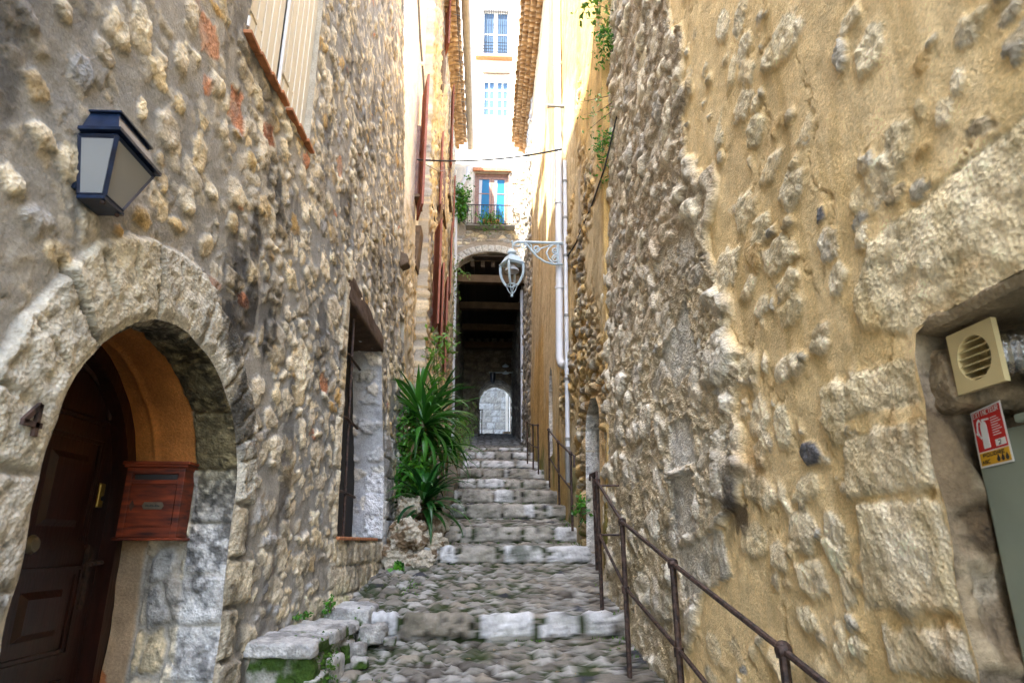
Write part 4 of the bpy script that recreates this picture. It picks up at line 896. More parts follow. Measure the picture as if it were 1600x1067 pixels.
def posG(X, S, H):
    Y = np.interp(S, sl_, prof[:, 0]); Z = np.interp(S, sl_, prof[:, 1]); e = .012
    dY = np.interp(S+e, sl_, prof[:, 0])-np.interp(S-e, sl_, prof[:, 0]); dZ = np.interp(S+e, sl_, prof[:, 1])-np.interp(S-e, sl_, prof[:, 1]); g = np.hypot(dY, dZ)+1e-9
    bow = .13*((X-.1)/1.0)**2*sst(3.5, 5, Y)*sst(17.5, 14, Y)+.05*(vn(X*1.3, Y*.7, 5)-.5)
    return X, Y-dZ/g*H+bow, Z+dY/g*H
st_ = wall('cobbled_stairs', G, posG, mat='street_stone'); tag(st_, kind='structure')
# ============================================================ OCHRE HOUSE (right, beyond the near house)
houseO = thing('ochre_house', (1.6, 12, -.8), 'tall ochre plastered house with tiled eaves beyond the dark rubble wall', 'house')
usO = steps([(5.9, .022), (9, .03), (18.62, .06)]); usO[-1] = 18.6
vsO = steps([(-1.2, .04), (-.4, .022), (5, .035), (12.55, .07)])
FO = Field(usO, vsO, (.60, .40, .15), seed=51, mortar_rough=.003, mort_noise=.14)
U, V = FO.U, FO.V
st_n = fbm(U*5+V*1.2, V*.5, 4, 3); pl = fbm(U*.6, V*.35, 4, 9)
FO.Cc = FO.Cc*(1-(sst(.48, .60, pl)*.75)[..., None])+np.array((.62, .52, .34))*(sst(.48, .60, pl)*.75)[..., None]
FO.stain(sst(.52, .66, st_n)*.55, (.55, .50, .42))
FO.H += (st_n-.5)*.02
patch = sst(-.12, .12, fbm(U*1.2, V*1.0, 4, 14)-.5+.35-np.abs(U-7.35)*.34-np.abs(V-2.1)*.17+.10)
patch = clamp01(patch+sst(.45, .2, V)*sst(8.6, 8.2, U)*0)
grey_end = sst(15.3, 15.7, U+(fbm(U*2, V*.6, 3, 5)-.5)*.6)
niO = [(7.05, .2), (7.05, 1.20), (6.95, 1.38), (6.72, 1.50), (6.42, 1.44), (6.22, 1.30), (6.20, .2), (6.2, -.5), (7.05, -.5)]
ni2 = [(11.05, 1.4), (11.05, 2.5), (10.9, 2.85), (10.7, 2.95), (10.5, 2.80), (10.42, 2.5), (10.42, 1.4)]
S1 = poly_sdf(U, V, niO)
FO.H -= patch*.03
FO.Cc = FO.Cc*(1-patch[..., None])+(np.array((.46, .29, .11))*(1+(fbm(U*9, V*9, 4, 5)-.5)*.8)[..., None])*patch[..., None]; FO.Pit = np.maximum(FO.Pit, patch)
FO.cells(.15, .11, 501, h=.032, dens=.9, gap=.07, pal=[(.52, .42, .26), (.56, .38, .16), (.46, .42, .34), (.60, .50, .32), (.36, .32, .26)], reg=patch*sst(.05, .12, S1), rmin=.4, rmax=.9, warp=.8, jit=1)
FO.Cc = FO.Cc*(1-grey_end[..., None])+np.array((.30, .27, .23))*grey_end[..., None]
FO.cells(.26, .18, 521, h=.05, dens=1, gap=.06, pal=GREY+PALE[:2], reg=grey_end, rmin=.6, rmax=.9)
# thin bricks packed into the rubble by the old doorway
for r_ in range(9):
    z0 = 1.84+r_*.07; y0 = 6.42+(.04 if r_ % 2 else 0)-.02*abs(r_-4)*.3
    FO.poly([(y0, z0), (y0+.42-.02*r_, z0+.004*r_), (y0+.42-.02*r_, z0+.045), (y0, z0+.05)], h=.035, col=(.52, .44, .32), seed=540+r_, gap=.002, nz=.004, rough=.003, rnd=.01, pit=.2)
FO.stain(np.exp(-((U-7.3+(fbm(U, V*.5, 2, 7)-.5)*.2)/.11)**2)*sst(2.7, 3.2, V)*sst(5.3, 4.7, V)*.85, (.55, .62, .85))
lowg = sst(1.0, .2, V-(.19*(U-7)))*(1-patch*.6); FO.stain(lowg*.5, (.55, .6, .55))
FO.stain(sst(.5, .62, fbm(U*2.5, V*1.4, 4, 23))*sst(.9, .3, V-.25*(U-7))*.85, (.25, .38, .12))
sm_ = sst(.22, .10, S1); FO.Cc = FO.Cc*(1-sm_[..., None]*.8)+np.array((.52, .36, .19))*sm_[..., None]*.8
wall('wall', FO, lambda U, V, H: (XO(U, V)-H, U, V), holes=[niO, ni2], parent=houseO, mat='masonry', skirt=lambda P: np.stack([0*P[:, 0]+2.2, P[:, 1], P[:, 2]], -1))
def fldO(F, L):
    F.Cc[:] = np.array((.42, .36, .27)); z = 0; k = 0
    while z < F.us[-1]: h_ = [.42, .40, .36, .3][k % 4]; F.poly([(z, -.05), (z+h_, -.05), (z+h_, .35), (z, .35)], h=.015, col=[(.50, .49, .47), (.54, .52, .48), (.44, .40, .33)][k % 3], seed=k, rnd=.03, gap=.006); z += h_; k += 1
for k, (pp, d_) in enumerate(((niO, .30), (ni2, .22))):
    q = pp[:7] if k == 0 else pp[:]
    q = ([(7.05, -.5)]+pp[:7]+[(6.2, -.5)] if k == 0 else pp)
    strip('recess_reveal', [(a, b) for a, b in q], d_, lambda U, V, h, cu, cv: (XO(cu, cv)-h, U, V), houseO, fld=fldO, ns=.02, nt=.02)
    Fb = Field(np.arange(min(p[0] for p in pp)-.05, max(p[0] for p in pp)+.06, .02), np.arange(min(p[1] for p in pp)-.05, max(p[1] for p in pp)+.06, .02), (.42, .36, .27), seed=60+k)
    Fb.cells(.3, .3, 571, h=.02, dens=1, gap=.06, pal=PALE, rmin=.7, rmax=.95)
    wall('recess_back', Fb, lambda U, V, H, d_=d_: (XO(U, V)+d_-.02-H, U, V), parent=houseO)
m_ = MB(); m_.box(2.15, 9, 5.95, 18.6, -2, 12.55); m_.box(1.3, 2.2, 6.0, 18.6, 12.4, 12.5); m_.build('body', 'white_wall', houseO)
def genoise(par, wallf, side, y0, y1, z0, rows, ov=.13, pitch=.17, jit=.006):
    """rows of half round tiles corbelled out under the roof edge"""
    for r_ in range(rows):
        m_ = MB(); y = y0+(pitch/2 if r_ % 2 else 0)
        zr = z0+r_*.12
        while y < y1:
            xw = float(wallf(y, z0))-side*.04; xo = float(wallf(y, z0))+side*(ov*(r_+1)+rng.uniform(-jit, jit)*1.5); zz = zr+rng.uniform(-jit, jit)
            n_ = 7; vs = []
            for x in (xw, xo):
                for rad in (.083, .066):
                    for k in range(n_):
                        t = math.pi*k/(n_-1); vs.append((x, y+rad*math.cos(t), zz+rad*math.sin(t)*.95))
            fs = []
            for k in range(n_-1):
                a = k; fs += [(a, a+1, 2*n_+a+1, 2*n_+a), (n_+a, 3*n_+a, 3*n_+a+1, n_+a+1), (2*n_+a, 2*n_+a+1, 3*n_+a+1, 3*n_+a), (a, n_+a, n_+a+1, a+1)]
            m_.add(vs, fs, r=rng.random()); y += pitch
        m_.r = [0]*len(m_.r); m_.build('eave_tile_row', 'roof_tile', par, smooth=False)
        m_ = MB(); ya = y0
        while ya < y1:
            yb = min(y1, ya+1.0); xa_, xb_ = float(wallf(ya, z0)), float(wallf(yb, z0))
            e_ = side*(ov*(r_+1)-.015); m_.hexa([(xa_-side*.05, ya, zr+.078), (xa_+e_, ya, zr+.078), (xb_+e_, yb, zr+.078), (xb_-side*.05, yb, zr+.078)], [(xa_-side*.05, ya, zr+.098), (xa_+e_, ya, zr+.098), (xb_+e_, yb, zr+.098), (xb_-side*.05, yb, zr+.098)]); ya = yb
        m_.build('mortar_bed', 'gutter_zinc', par)
    zr = z0+rows*.12; m_ = MB(); y = y0                # the roof tiles themselves run over the top
    while y < y1:
        xo = float(wallf(y, z0))+side*(ov*rows+.10+rng.uniform(-.02, .02)); xw = xo-side*2.0
        vs = []; n_ = 7
        for x, dz in ((xo, 0), (xw, .6)):
            for rad in (.095, .078):
                for k in range(n_):
                    t = math.pi*k/(n_-1); vs.append((x, y+rad*math.cos(t), zr+dz+rad*math.sin(t)))
        fs = []
        for k in range(n_-1): a = k; fs += [(a, a+1, 2*n_+a+1, 2*n_+a), (n_+a, 3*n_+a, 3*n_+a+1, n_+a+1), (a, n_+a, n_+a+1, a+1)]
        m_.add(vs, fs); y += .19
    m_.build('roof', 'roof_tile', par)
    m_ = MB(); ya = float(wallf(y0, z0)); e_ = side*(ov*rows+.05)
    m_.hexa([(ya+e_, y0, zr-.01), (ya+e_, y1, zr-.01), (ya+e_-side*3, y1, zr+.85), (ya+e_-side*3, y0, zr+.85)], [(ya+e_, y0, zr+.01), (ya+e_, y1, zr+.01), (ya+e_-side*3, y1, zr+.87), (ya+e_-side*3, y0, zr+.87)]); m_.build('roof_deck', 'dark_timber', par)
genoise(houseO, XO, -1, 6.1, 18.45, 12.40, 3, ov=.14)

# ============================================================ WHITE HOUSE (left, behind the near left house)
houseB = thing('white_house', (-1.6, 9, -.8), 'narrow white plastered house, brightened to look sunlit, between the near left house and the stone house with gutter', 'house')
FBf = Field(steps([(8.0, .03), (10.34, .03)]), steps([(-.8, .03), (6, .06), (13.2, .06)]), (.86, .83, .76), seed=71, mort_noise=.05)  # bright white imitates sun that does not reach this wall
U, V = FBf.U, FBf.V
lowb = sst(5.6, 4.2, V+(fbm(U*1.5, V*1.5, 3, 4)-.5)*2); FBf.Cc = FBf.Cc*(1-lowb[..., None])+np.array((.48, .43, .34))*lowb[..., None]
FBf.cells(.22, .15, 601, h=.03, dens=.8, gap=.08, pal=PALE+WARM[:1], reg=lowb, rmin=.35, rmax=.8)
wall('wall', FBf, lambda U, V, H: (XB(U, V)+H, U, V), parent=houseB, mat='far_masonry', skirt=lambda P: np.stack([0*P[:, 0]-2.2, P[:, 1], P[:, 2]], -1))
m_ = MB(); m_.box(-9, -2.15, 8.05, 10.3, -2, 13.2); m_.box(-2.3, -1.35, 8.05, 10.3, 13.1, 13.2); m_.build('body', 'white_wall', houseB)

# ============================================================ STONE HOUSE WITH GUTTER (left)
houseC = thing('shuttered_house', (-1.6, 14, -.8), 'long shaded stone house with rust red shutters and a gutter on the left', 'house')
FC = Field(steps([(10.3, .03), (18.6, .06)]), steps([(-.2, .03), (6, .05), (12.75, .08)]), (.44, .41, .35), seed=73, mort_noise=.10)
U, V = FC.U, FC.V
FC.cells(.24, .15, 621, h=.035, dens=.88, gap=.08, pal=PALE+WARM+GREY[:2], wts=[4, 4, 4, 3, 3, .6, .4, .8, 1, 2, 2], rmin=.35, rmax=.85)
FC.stain(sst(.5, .64, fbm(U*1.2, V*.4, 4, 8))*.4, (.75, .62, .42))
wall('wall', FC, lambda U, V, H: (XC(U, V)+H, U, V), parent=houseC, mat='far_masonry', skirt=lambda P: np.stack([0*P[:, 0]-2.2, P[:, 1], P[:, 2]], -1))
m_ = MB(); m_.box(-9, -2.15, 10.34, 18.6, -2, 12.7); m_.box(-2.3, -1.15, 10.34, 18.6, 12.6, 12.7); m_.build('body', 'white_wall', houseC)
genoise(houseC, XC, 1, 10.4, 18.4, 12.55, 2, ov=.15)
m_ = MB(); GX = -.60
m_.tube([(GX-.0, 9.2, 12.62), (GX, 12, 12.60), (GX+.02, 18.35, 12.55)], .11, 12)
gt = m_.build('gutter', 'gutter_zinc', houseC, smooth=True)
for k in range(17):
    y = 9.6+k*.55; m_ = MB(); m_.tube([(GX, y, 12.61), (GX, y+.03, 12.61)], .118, 12); m_.tube([(GX-.08, y+.015, 12.65), (GX-.35, y+.015, 12.72)], .008, 5); m_.build('gutter_bracket', 'grey_pipe', gt)

def shutter(par, px, py0, py1, wf, w_=.55, ang=14, name='shutter', mat='rust_shutter', dz=None):
    q0 = on(px, py0, wf, -1.2); q1 = on(px, py1, wf, -1.2); y = (q0[1]+q1[1])/2
    x0 = float(wf(y, (q0[2]+q1[2])/2)); z1 = atY(px, py0, y)[2]; z0 = atY(px, py1, y)[2]
    c_, s_ = math.cos(R(ang)), math.sin(R(ang))
    def T(a, b, z): return (x0+.035+a*s_+b*c_, y-a*c_+b*s_, z)       # a along the leaf, b across its thickness
    def bx(mb, a0, a1, b0, b1, z0, z1): mb.hexa([T(a0, b0, z0), T(a1, b0, z0), T(a1, b1, z0), T(a0, b1, z0)], [T(a0, b0, z1), T(a1, b0, z1), T(a1, b1, z1), T(a0, b1, z1)])
    m_ = MB(); bx(m_, 0, .05, 0, .035, z0, z1); bx(m_, w_-.05, w_, 0, .035, z0, z1)
    for zz in (z0, z1-.07, (z0+z1)/2): bx(m_, .05, w_-.05, 0, .035, zz, zz+.07)
    z = z0+.09
    while z < z1-.1: bx(m_, .05, w_-.05, .008, .028, z, z+.022); z += .045
    o = m_.build(name, mat, par)
    for zz in (z0+.2, z1-.2): m_ = MB(); bx(m_, -.05, .12, .036, .044, zz, zz+.03); m_.build('hinge', 'black_iron', o)
    return (x0, y, z0, z1)
def win_flat(par, wf, y0, y1, z0, z1, side=1):
    """a window seen edge on along the alley: frame, glass and sill set against the wall"""
    x = float(wf((y0+y1)/2, (z0+z1)/2))+side*.012
    m_ = MB(); a, b = sorted((x-side*.05, x+side*.035))
    m_.box(a, b, y0, y0+.06, z0, z1); m_.box(a, b, y1-.06, y1, z0, z1); m_.box(a, b, y0+.06, y1-.06, z0, z0+.06); m_.box(a, b, y0+.06, y1-.06, z1-.06, z1); m_.box(a, b, (y0+y1)/2-.03, (y0+y1)/2+.03, z0+.06, z1-.06)
    f = m_.build('window', 'brown_frame', par)
    m_ = MB(); a, b = sorted((x-side*.04, x+side*.022)); m_.box(a, b, y0+.06, y1-.06, z0+.06, z1-.06); m_.build('pane', 'pale_glass', f)
    m_ = MB(); a, b = sorted((x-side*.05, x+side*.09)); m_.box(a, b, y0-.08, y1+.08, z0-.05, z0-.001); m_.build('sill', 'dark_timber', f)
for (par, wf, px, a, b, w_, an) in [(houseB, XB, 652, 150, 345, .6, 14), (houseB, XB, 659, 345, 445, .4, 12), (houseC, XC, 673, 362, 520, .55, 16), (houseC, XC, 682, 425, 545, .5, 12), (houseC, XC, 690, 445, 590, .5, 10),
                             (houseC, XC, 684, 225, 335, .45, 8), (houseC, XC, 694, -60, 95, .6, 14), (houseC, XC, 701, 150, 272, .5, 10), (houseC, XC, 706, 285, 365, .4, 6), (houseC, XC, 700, 360, 470, .5, 7)]:
    x0, y, z0, z1 = shutter(par, px, a, b, wf, w_, an)
for (par, wf, y0, y1, z0, z1) in [(houseB, XB, 9.62, 9.98, 5.6, 7.0), (houseC, XC, 11.6, 12.3, 4.3, 5.6), (houseC, XC, 13.0, 13.7, 7.2, 8.6), (houseC, XC, 15, 15.8, 8.8, 10.3), (houseC, XC, 14.6, 15.3, 4.6, 6.0)]:
    win_flat(par, wf, y0, y1, z0, z1)
# timber window ledges that show as brown blocks below the shutters
for (wf, par, px, py0, py1) in [(XB, houseB, 648, 352, 415), (XC, houseC, 688, 78, 133), (XC, houseC, 682, 320, 360)]:
    q0 = on(px, py0, wf, -1.2); q1 = on(px, py1, wf, -1.2); y = (q0[1]+q1[1])/2; x0 = float(wf(y, q0[2])); z1 = atY(px, py0, y)[2]; z0 = atY(px, py1, y)[2]
    m_ = MB(); m_.hexa([(x0-.05, y, z0), (x0+.05, y, z0), (x0+.05, y+.5, z0), (x0-.05, y+.5, z0)], [(x0-.05, y, z1), (x0+.10, y, z1), (x0+.10, y+.5, z1), (x0-.05, y+.5, z1)]); m_.build('timber_ledge', 'dark_timber', par, bevel=.01)

# ============================================================ THE HOUSE OVER THE PASSAGE
houseP = thing('passage_house', (.1, 20, 2.4), 'stone house spanning the alley over a tall dark vaulted passage with a balcony', 'house')
PY = 18.5
usP = steps([(-1.15, .02), (1.45, .02)]); vsP = steps([(2.4, .03), (8, .02), (12.02, .02)])
FP = Field(usP, vsP, (.36, .31, .25), seed=81, mort_noise=.14)
U, V = FP.U, FP.V
aC = [(-.97, 2.2)]+[(-.97, z) for z in np.arange(2.4, 8.2, .3)]+[(.14+1.11*math.cos(t), 8.18+.66*math.sin(t)) for t in np.linspace(math.pi, 0, 24)]+[(1.25, z) for z in np.arange(8.1, 2.3, -.3)]+[(1.25, 2.2)]
wC = [(-.43, 9.72), (.69, 9.72), (.69, 11.72), (-.43, 11.72)]
SA = poly_sdf(U, V, aC)
rub = sst(.35, .42, SA)*sst(9.75, 9.6, V+(fbm(U*3, V*3, 3, 4)-.5)*.4)
rub = np.maximum(rub, sst(.75, .8, U)*sst(.35, .45, fbm(U*3, V*3, 3, 6)))
FP.cells(.26, .15, 701, h=.03, dens=.95, gap=.07, pal=PALE+GREY[:3], reg=rub, rmin=.5, rmax=.9)
lf = sst(-.45, -.5, U)*sst(9.7, 9.8, V); FP.Cc = FP.Cc*(1-lf[..., None])+np.array((.62, .57, .48))*lf[..., None]
tp = sst(11.72, 11.8, V); FP.Cc = FP.Cc*(1-tp[..., None])+np.array((.66, .60, .50))*tp[..., None]
for i in range(17):
    a0, a1 = math.pi*(.5+(i-8.5)/19), math.pi*(.5+(i-7.5)/19); T = .25
    FP.poly([(.14+1.12*math.cos(a0), 8.18+.66*math.sin(a0)), (.14+1.12*math.cos(a1), 8.18+.66*math.sin(a1)), (.14+(1.12+T)*math.cos(a1), 8.18+(.66+T)*math.sin(a1)), (.14+(1.12+T)*math.cos(a0), 8.18+(.66+T)*math.sin(a0))], h=.03, col=(.48, .47, .44), seed=i, rnd=.03, gap=.010, nz=.006)
wall('wall', FP, lambda U, V, H: (U, PY-H, V), holes=[aC, wC], parent=houseP, mat='far_masonry', skirt=lambda P: np.stack([P[:, 0], 0*P[:, 1]+19.0, P[:, 2]], -1))
def fldP(F, L):
    F.Cc[:] = np.array((.34, .29, .22)); F.cells(.3, .25, 731, h=.02, dens=1, gap=.06, pal=GREY, rmin=.7, rmax=.9)
strip('arch_reveal', list(reversed(aC)), .42, lambda U, V, h, cu, cv: (U, PY-h, V), houseP, mat='far_masonry', fld=fldP, ns=.04, nt=.04)
strip('window_reveal', [(.69, 9.72), (.69, 11.72), (-.43, 11.72), (-.43, 9.72), (.69, 9.72)], .2, lambda U, V, h, cu, cv: (U, PY-h, V), houseP, mat='far_masonry', fld=lambda F, L: F.Cc.__setitem__(slice(None), np.array((.5, .45, .36))), ns=.04, nt=.04)
# inner walls, joisted ceiling and end arch
def gwall(name, us, vs, base_, pos, pal, cell, par=houseP, holes=(), h=.035, seed=3, dens=.95, extra=None, hn=0):
    F = Field(us, vs, base_, seed=seed, mort_noise=.12); F.cells(cell[0], cell[1], seed*7+5, h=h, dens=dens, gap=.06, pal=pal, rmin=.5, rmax=.9)
    if extra: extra(F)
    return wall(name, F, pos, holes=holes, parent=par, mat='far_masonry')
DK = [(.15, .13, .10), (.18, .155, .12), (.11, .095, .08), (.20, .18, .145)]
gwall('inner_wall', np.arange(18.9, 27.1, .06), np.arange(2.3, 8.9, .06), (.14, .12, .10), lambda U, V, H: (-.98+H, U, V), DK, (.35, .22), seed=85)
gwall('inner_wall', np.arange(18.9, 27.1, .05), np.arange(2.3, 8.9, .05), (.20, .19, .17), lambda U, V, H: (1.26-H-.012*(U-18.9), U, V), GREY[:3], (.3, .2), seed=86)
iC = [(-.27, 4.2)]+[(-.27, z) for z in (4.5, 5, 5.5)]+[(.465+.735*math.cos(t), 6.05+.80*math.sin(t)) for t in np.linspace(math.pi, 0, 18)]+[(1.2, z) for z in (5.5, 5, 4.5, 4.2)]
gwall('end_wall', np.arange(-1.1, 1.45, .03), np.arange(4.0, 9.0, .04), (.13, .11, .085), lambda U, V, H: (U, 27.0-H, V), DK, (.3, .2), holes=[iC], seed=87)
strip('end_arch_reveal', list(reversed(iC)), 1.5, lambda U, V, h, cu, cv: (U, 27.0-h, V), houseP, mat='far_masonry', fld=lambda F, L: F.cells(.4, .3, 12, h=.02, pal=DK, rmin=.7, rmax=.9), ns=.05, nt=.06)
m_ = MB(); m_.box(-1.0, 1.3, 18.6, 27, 8.72, 8.76)
for k in range(12): m_.box(-1.0+k*.19, -1.0+k*.19+.175, 18.9, 27, 8.69, 8.719)
m_.build('ceiling', 'old_beam_wood', houseP)
for y in (19.25, 21.7, 24.1, 26.4):
    rough_block('cross_beam', [(-1.0, y-.12, 8.08), (1.3, y-.12, 8.05), (1.3, y+.12, 8.05), (-1.0, y+.12, 8.08), (-1.0, y-.12, 8.34), (1.3, y-.12, 8.32), (1.3, y+.12, 8.32), (-1.0, y+.12, 8.34)], .06, houseP, amp=.012, fr=3, col=(.13, .085, .05), seed=int(y), rnd=.05, mat='far_masonry', pit=.1)
for k in range(7):
    x = -.85+k*.33; m_ = MB(); m_.box(x, x+.12, 18.9, 27, 8.50, 8.69); m_.build('joist', 'old_beam_wood', houseP)
m_ = MB(); m_.box(-1.6, 1.8, 18.9, 27.0, 8.78, 9.4); m_.box(-3, -1.05, 18.9, 27, 1, 11.9); m_.box(1.35, 3, 18.9, 27, 1, 11.9); m_.box(-3, 3, 18.95, 27, 9.4, 9.6); m_.box(-.6, .9, 18.72, 18.76, 9.6, 11.9); m_.build('body', 'dark_room', houseP)
m_ = MB()
m_.box(-1.15, 1.45, 18.6, 27, 11.95, 12.05); m_.build('roof', 'roof_tile', houseP)
# french window, sky reflection painted into its panes as flat blue
fw = thing('french_window', (.13, 18.6, 9.72)); fw.parent = houseP; fw.location = Vector((.13, 18.6, 9.72))-Vector(houseP.location)
m_ = MB(); Yw = 18.60
m_.box(-.43, -.37, Yw, Yw+.07, 9.72, 11.72); m_.box(.63, .69, Yw, Yw+.07, 9.72, 11.72); m_.box(-.37, .63, Yw, Yw+.07, 11.62, 11.72); m_.build('frame', 'brown_frame', fw)
for (a, b) in ((-.365, .125), (.135, .625)):
    m_ = MB(); m_.box(a, a+.075, Yw+.01, Yw+.05, 9.73, 11.61); m_.box(b-.075, b, Yw+.01, Yw+.05, 9.73, 11.61); m_.box(a+.075, b-.075, Yw+.01, Yw+.05, 11.52, 11.61); m_.box(a+.075, b-.075, Yw+.01, Yw+.05, 9.73, 9.9); m_.box(a+.075, b-.075, Yw+.012, Yw+.048, 10.97, 11.0)
    cs = m_.build('casement', 'brown_frame', fw)
    m_ = MB(); m_.box(a+.07, b-.07, Yw+.025, Yw+.032, 9.9, 11.52); m_.build('pane', 'painted_sky_glass', cs)
    m_ = MB(); x = a+.08
    m_.hexa([(x, Yw+.02, 9.9), (x+.05, Yw+.02, 9.9), (x+.05, Yw+.023, 9.9), (x, Yw+.023, 9.9)], [(x, Yw+.02, 11.5), (x+.10, Yw+.02, 11.5), (x+.10, Yw+.023, 11.5), (x, Yw+.023, 11.5)]); m_.build('curtain', 'curtain', cs)
m_ = MB(); m_.box(-.5, .76, 18.42, 18.50-.012, 11.73, 11.85); m_.build('window_lintel', 'terracotta', houseP, bevel=.01)
# belly shaped balcony rail
bal = thing('balcony', (.09, 18.3, 9.62)); bal.parent = houseP; bal.location = Vector((.09, 18.3, 9.62))-Vector(houseP.location)
m_ = MB(); m_.box(-.68, .88, 18.16, 18.49, 9.585, 9.625); m_.build('slab', 'grey_pipe', bal, bevel=.01)
xl, xr, yf = -.62, .82, 18.14
def belly(t): return .16*math.sin(math.pi*min(1, t*1.15))**1.3 if t < .87 else 0
m_ = MB(); zt_ = 10.30; zb_ = 9.64
m_.tube([(xl, 18.5, zt_), (xl, yf, zt_), (xr, yf, zt_), (xr, 18.5, zt_)], .016, 6); m_.tube([(xl, 18.5, zb_), (xl, yf, zb_), (xr, yf, zb_), (xr, 18.5, zb_)], .014, 6); m_.build('handrail', 'black_iron', bal)
for k in range(13):
    x = xl+(xr-xl)*k/12; m_ = MB(); m_.tube([(x, yf-belly(t), zb_+(zt_-zb_)*t) for t in np.linspace(0, 1, 9)], .009, 5); m_.build('baluster', 'black_iron', bal)
for sx, xx in ((-1, xl), (1, xr)):
    for k in range(4):
        y = yf+.08*k+.04; m_ = MB(); m_.tube([(xx+sx*belly(t)*1.35, y, zb_+(zt_-zb_)*t) for t in np.linspace(0, 1, 9)], .009, 5); m_.build('baluster', 'black_iron', bal)

# ============================================================ courtyard wall beyond the passage and tall white building above
hb = thing('courtyard_house', (.3, 32.5, 4.6), 'pale block wall of a house seen through the far arch of the passage', 'house')
Fh = Field(np.arange(-2.5, 3, .05), np.arange(4.2, 9, .05), (.17, .17, .175), seed=91)
z = 4.4
while z < 8.6:
    x = -2.5; hh_ = rng.uniform(.28, .36)
    while x < 3: w_ = rng.uniform(.35, .6); Fh.poly([(x, z), (x+w_, z), (x+w_, z+hh_), (x, z+hh_)], h=.03, col=[(.24, .25, .26), (.20, .20, .195), (.22, .22, .215)][rng.randrange(3)], seed=rng.randrange(999), rnd=.05, gap=.012); x += w_
    z += hh_
wall('wall', Fh, lambda U, V, H: (U, 32.5-H, V), parent=hb, mat='far_masonry')
m_ = MB(); m_.box(-2.5, 3, 32.6, 33, 4, 9); m_.build('body', 'white_wall', hb)
m_ = MB(); m_.box(1.02, 1.14, 31.0, 31.12, 4.6, 8.8); m_.box(1.25, 3, 30.0, 32.4, 4.4, 8.8); m_.build('doorway_post', 'white_frame', hb)
m_ = MB(); m_.box(1.235, 1.249, 30.3, 31.2, 4.7, 6.9); m_.build('door', 'dark_timber', hb)
hw = thing('white_building', (.3, 27.4, 9), 'tall sunlit white building rising above the roofs with two barred windows', 'building')
w1 = [(-.37, 24.05), (1.0, 24.05), (1.0, 26.95), (-.37, 26.95)]; w2 = [(-.33, 20.35), (1.02, 20.35), (1.02, 22.55), (-.33, 22.55)]
Fw = Field(np.arange(-6, 7, .12), np.arange(8.9, 33, .12), (.66, .62, .55), seed=93, mort_noise=.03)
wall('wall', Fw, lambda U, V, H: (U, 27.1-H, V), holes=[w1, w2], parent=hw, mat='far_masonry')
for q in (w1, w2):
    x0, z0 = q[0]; x1, z1 = q[2]
    m_ = MB(); m_.box(x0-.1, x0, 27.0, 27.3, z0-.1, z1+.1); m_.box(x1, x1+.1, 27.0, 27.3, z0-.1, z1+.1); m_.box(x0, x1, 27.0, 27.3, z1, z1+.1); m_.box(x0, x1, 27.0, 27.3, z0-.1, z0); m_.build('window_surround', 'white_frame', hw)
    if q is w1:
        m_ = MB(); m_.box(x0-.35, x1+.2, 26.8, 27.1, z0-.28, z0-.12); m_.build('sill', 'terracotta', hw)
    else:
        m_ = MB(); m_.box(x0-.05, x1+.05, 26.92, 27.0, z1+.30, z1+.62); m_.build('lintel_board', 'dark_timber', hw)
    wf_ = None
    for s_ in (0, 1):
        a = x0+(x1-x0)*.5*s_+.02; b = a+(x1-x0)*.5-.04
        m_ = MB(); m_.box(a, a+.07, 27.2, 27.26, z0, z1); m_.box(b-.07, b, 27.2, 27.26, z0, z1)
        n_ = 4 if q is w2 else 2
        for k in range(n_+1): zz = z0+(z1-z0-.07)*k/n_; m_.box(a+.07, b-.07, 27.2, 27.26, zz, zz+.07)
        if q is w2: m_.box((a+b)/2-.025, (a+b)/2+.025, 27.205, 27.255, z0+.07, z1-.07)
        f_ = m_.build('casement', 'white_frame', hw)
        m_ = MB(); m_.box(a+.03, b-.03, 27.225, 27.235, z0+.03, z1-.03); m_.build('pane', 'pale_glass', f_)
m_ = MB(); x0, x1, z0, z1 = -.40, 1.03, 24.1, 26.95
for k in range(13): x = x0+(x1-x0)*k/12; m_.tube([(x, 26.92, z0), (x, 26.92, z1)], .016, 4)
for z in (z0+.02, z0+.22, z0+.42, z0+.62, z1-.25): m_.tube([(x0, 26.9, z), (x1, 26.9, z)], .018, 4)
m_.build('window_grille', 'black_iron', hw)
m_ = MB(); m_.box(-6, 7, 27.35, 28.5, 8.9, 33); m_.build('body', 'white_wall', hw)
# ============================================================ BENCHES, ROCKS, PLANTING BED
bn = thing('stone_bench', (-1.1, 4.5, -.9), 'low mossy stone bench with worn pale slabs just right of the arched door', 'bench')
rough_block('base', [(-1.34, 4.0, -1.05), (-.93, 3.98, -1.0), (-.90, 5.15, -.8), (-1.3, 5.15, -.8), (-1.34, 4.0, -.56), (-.94, 3.97, -.58), (-.93, 5.15, -.56), (-1.3, 5.15, -.56)], .012, bn, amp=.05, fr=6, col=(.40, .38, .32), colf=mossy(.72, seed=5), seed=21, rnd=.12)
for k, (ya, yb, dz) in enumerate(((3.93, 4.36, 0), (4.38, 4.85, .012), (4.87, 5.18, -.01))):
    rough_block('slab', [(-1.36, ya, -.60), (-.925+.02*k, ya, -.60), (-.915+.01*k, yb, -.60), (-1.33, yb, -.60), (-1.36, ya, -.51+dz), (-.93+.02*k, ya, -.525+dz), (-.92+.01*k, yb, -.52+dz), (-1.33, yb, -.50+dz)], .010, bn, amp=.022, fr=9, col=(.48, .46, .42), colf=mossy(.42, seed=8+k), seed=30+k, rnd=.15)
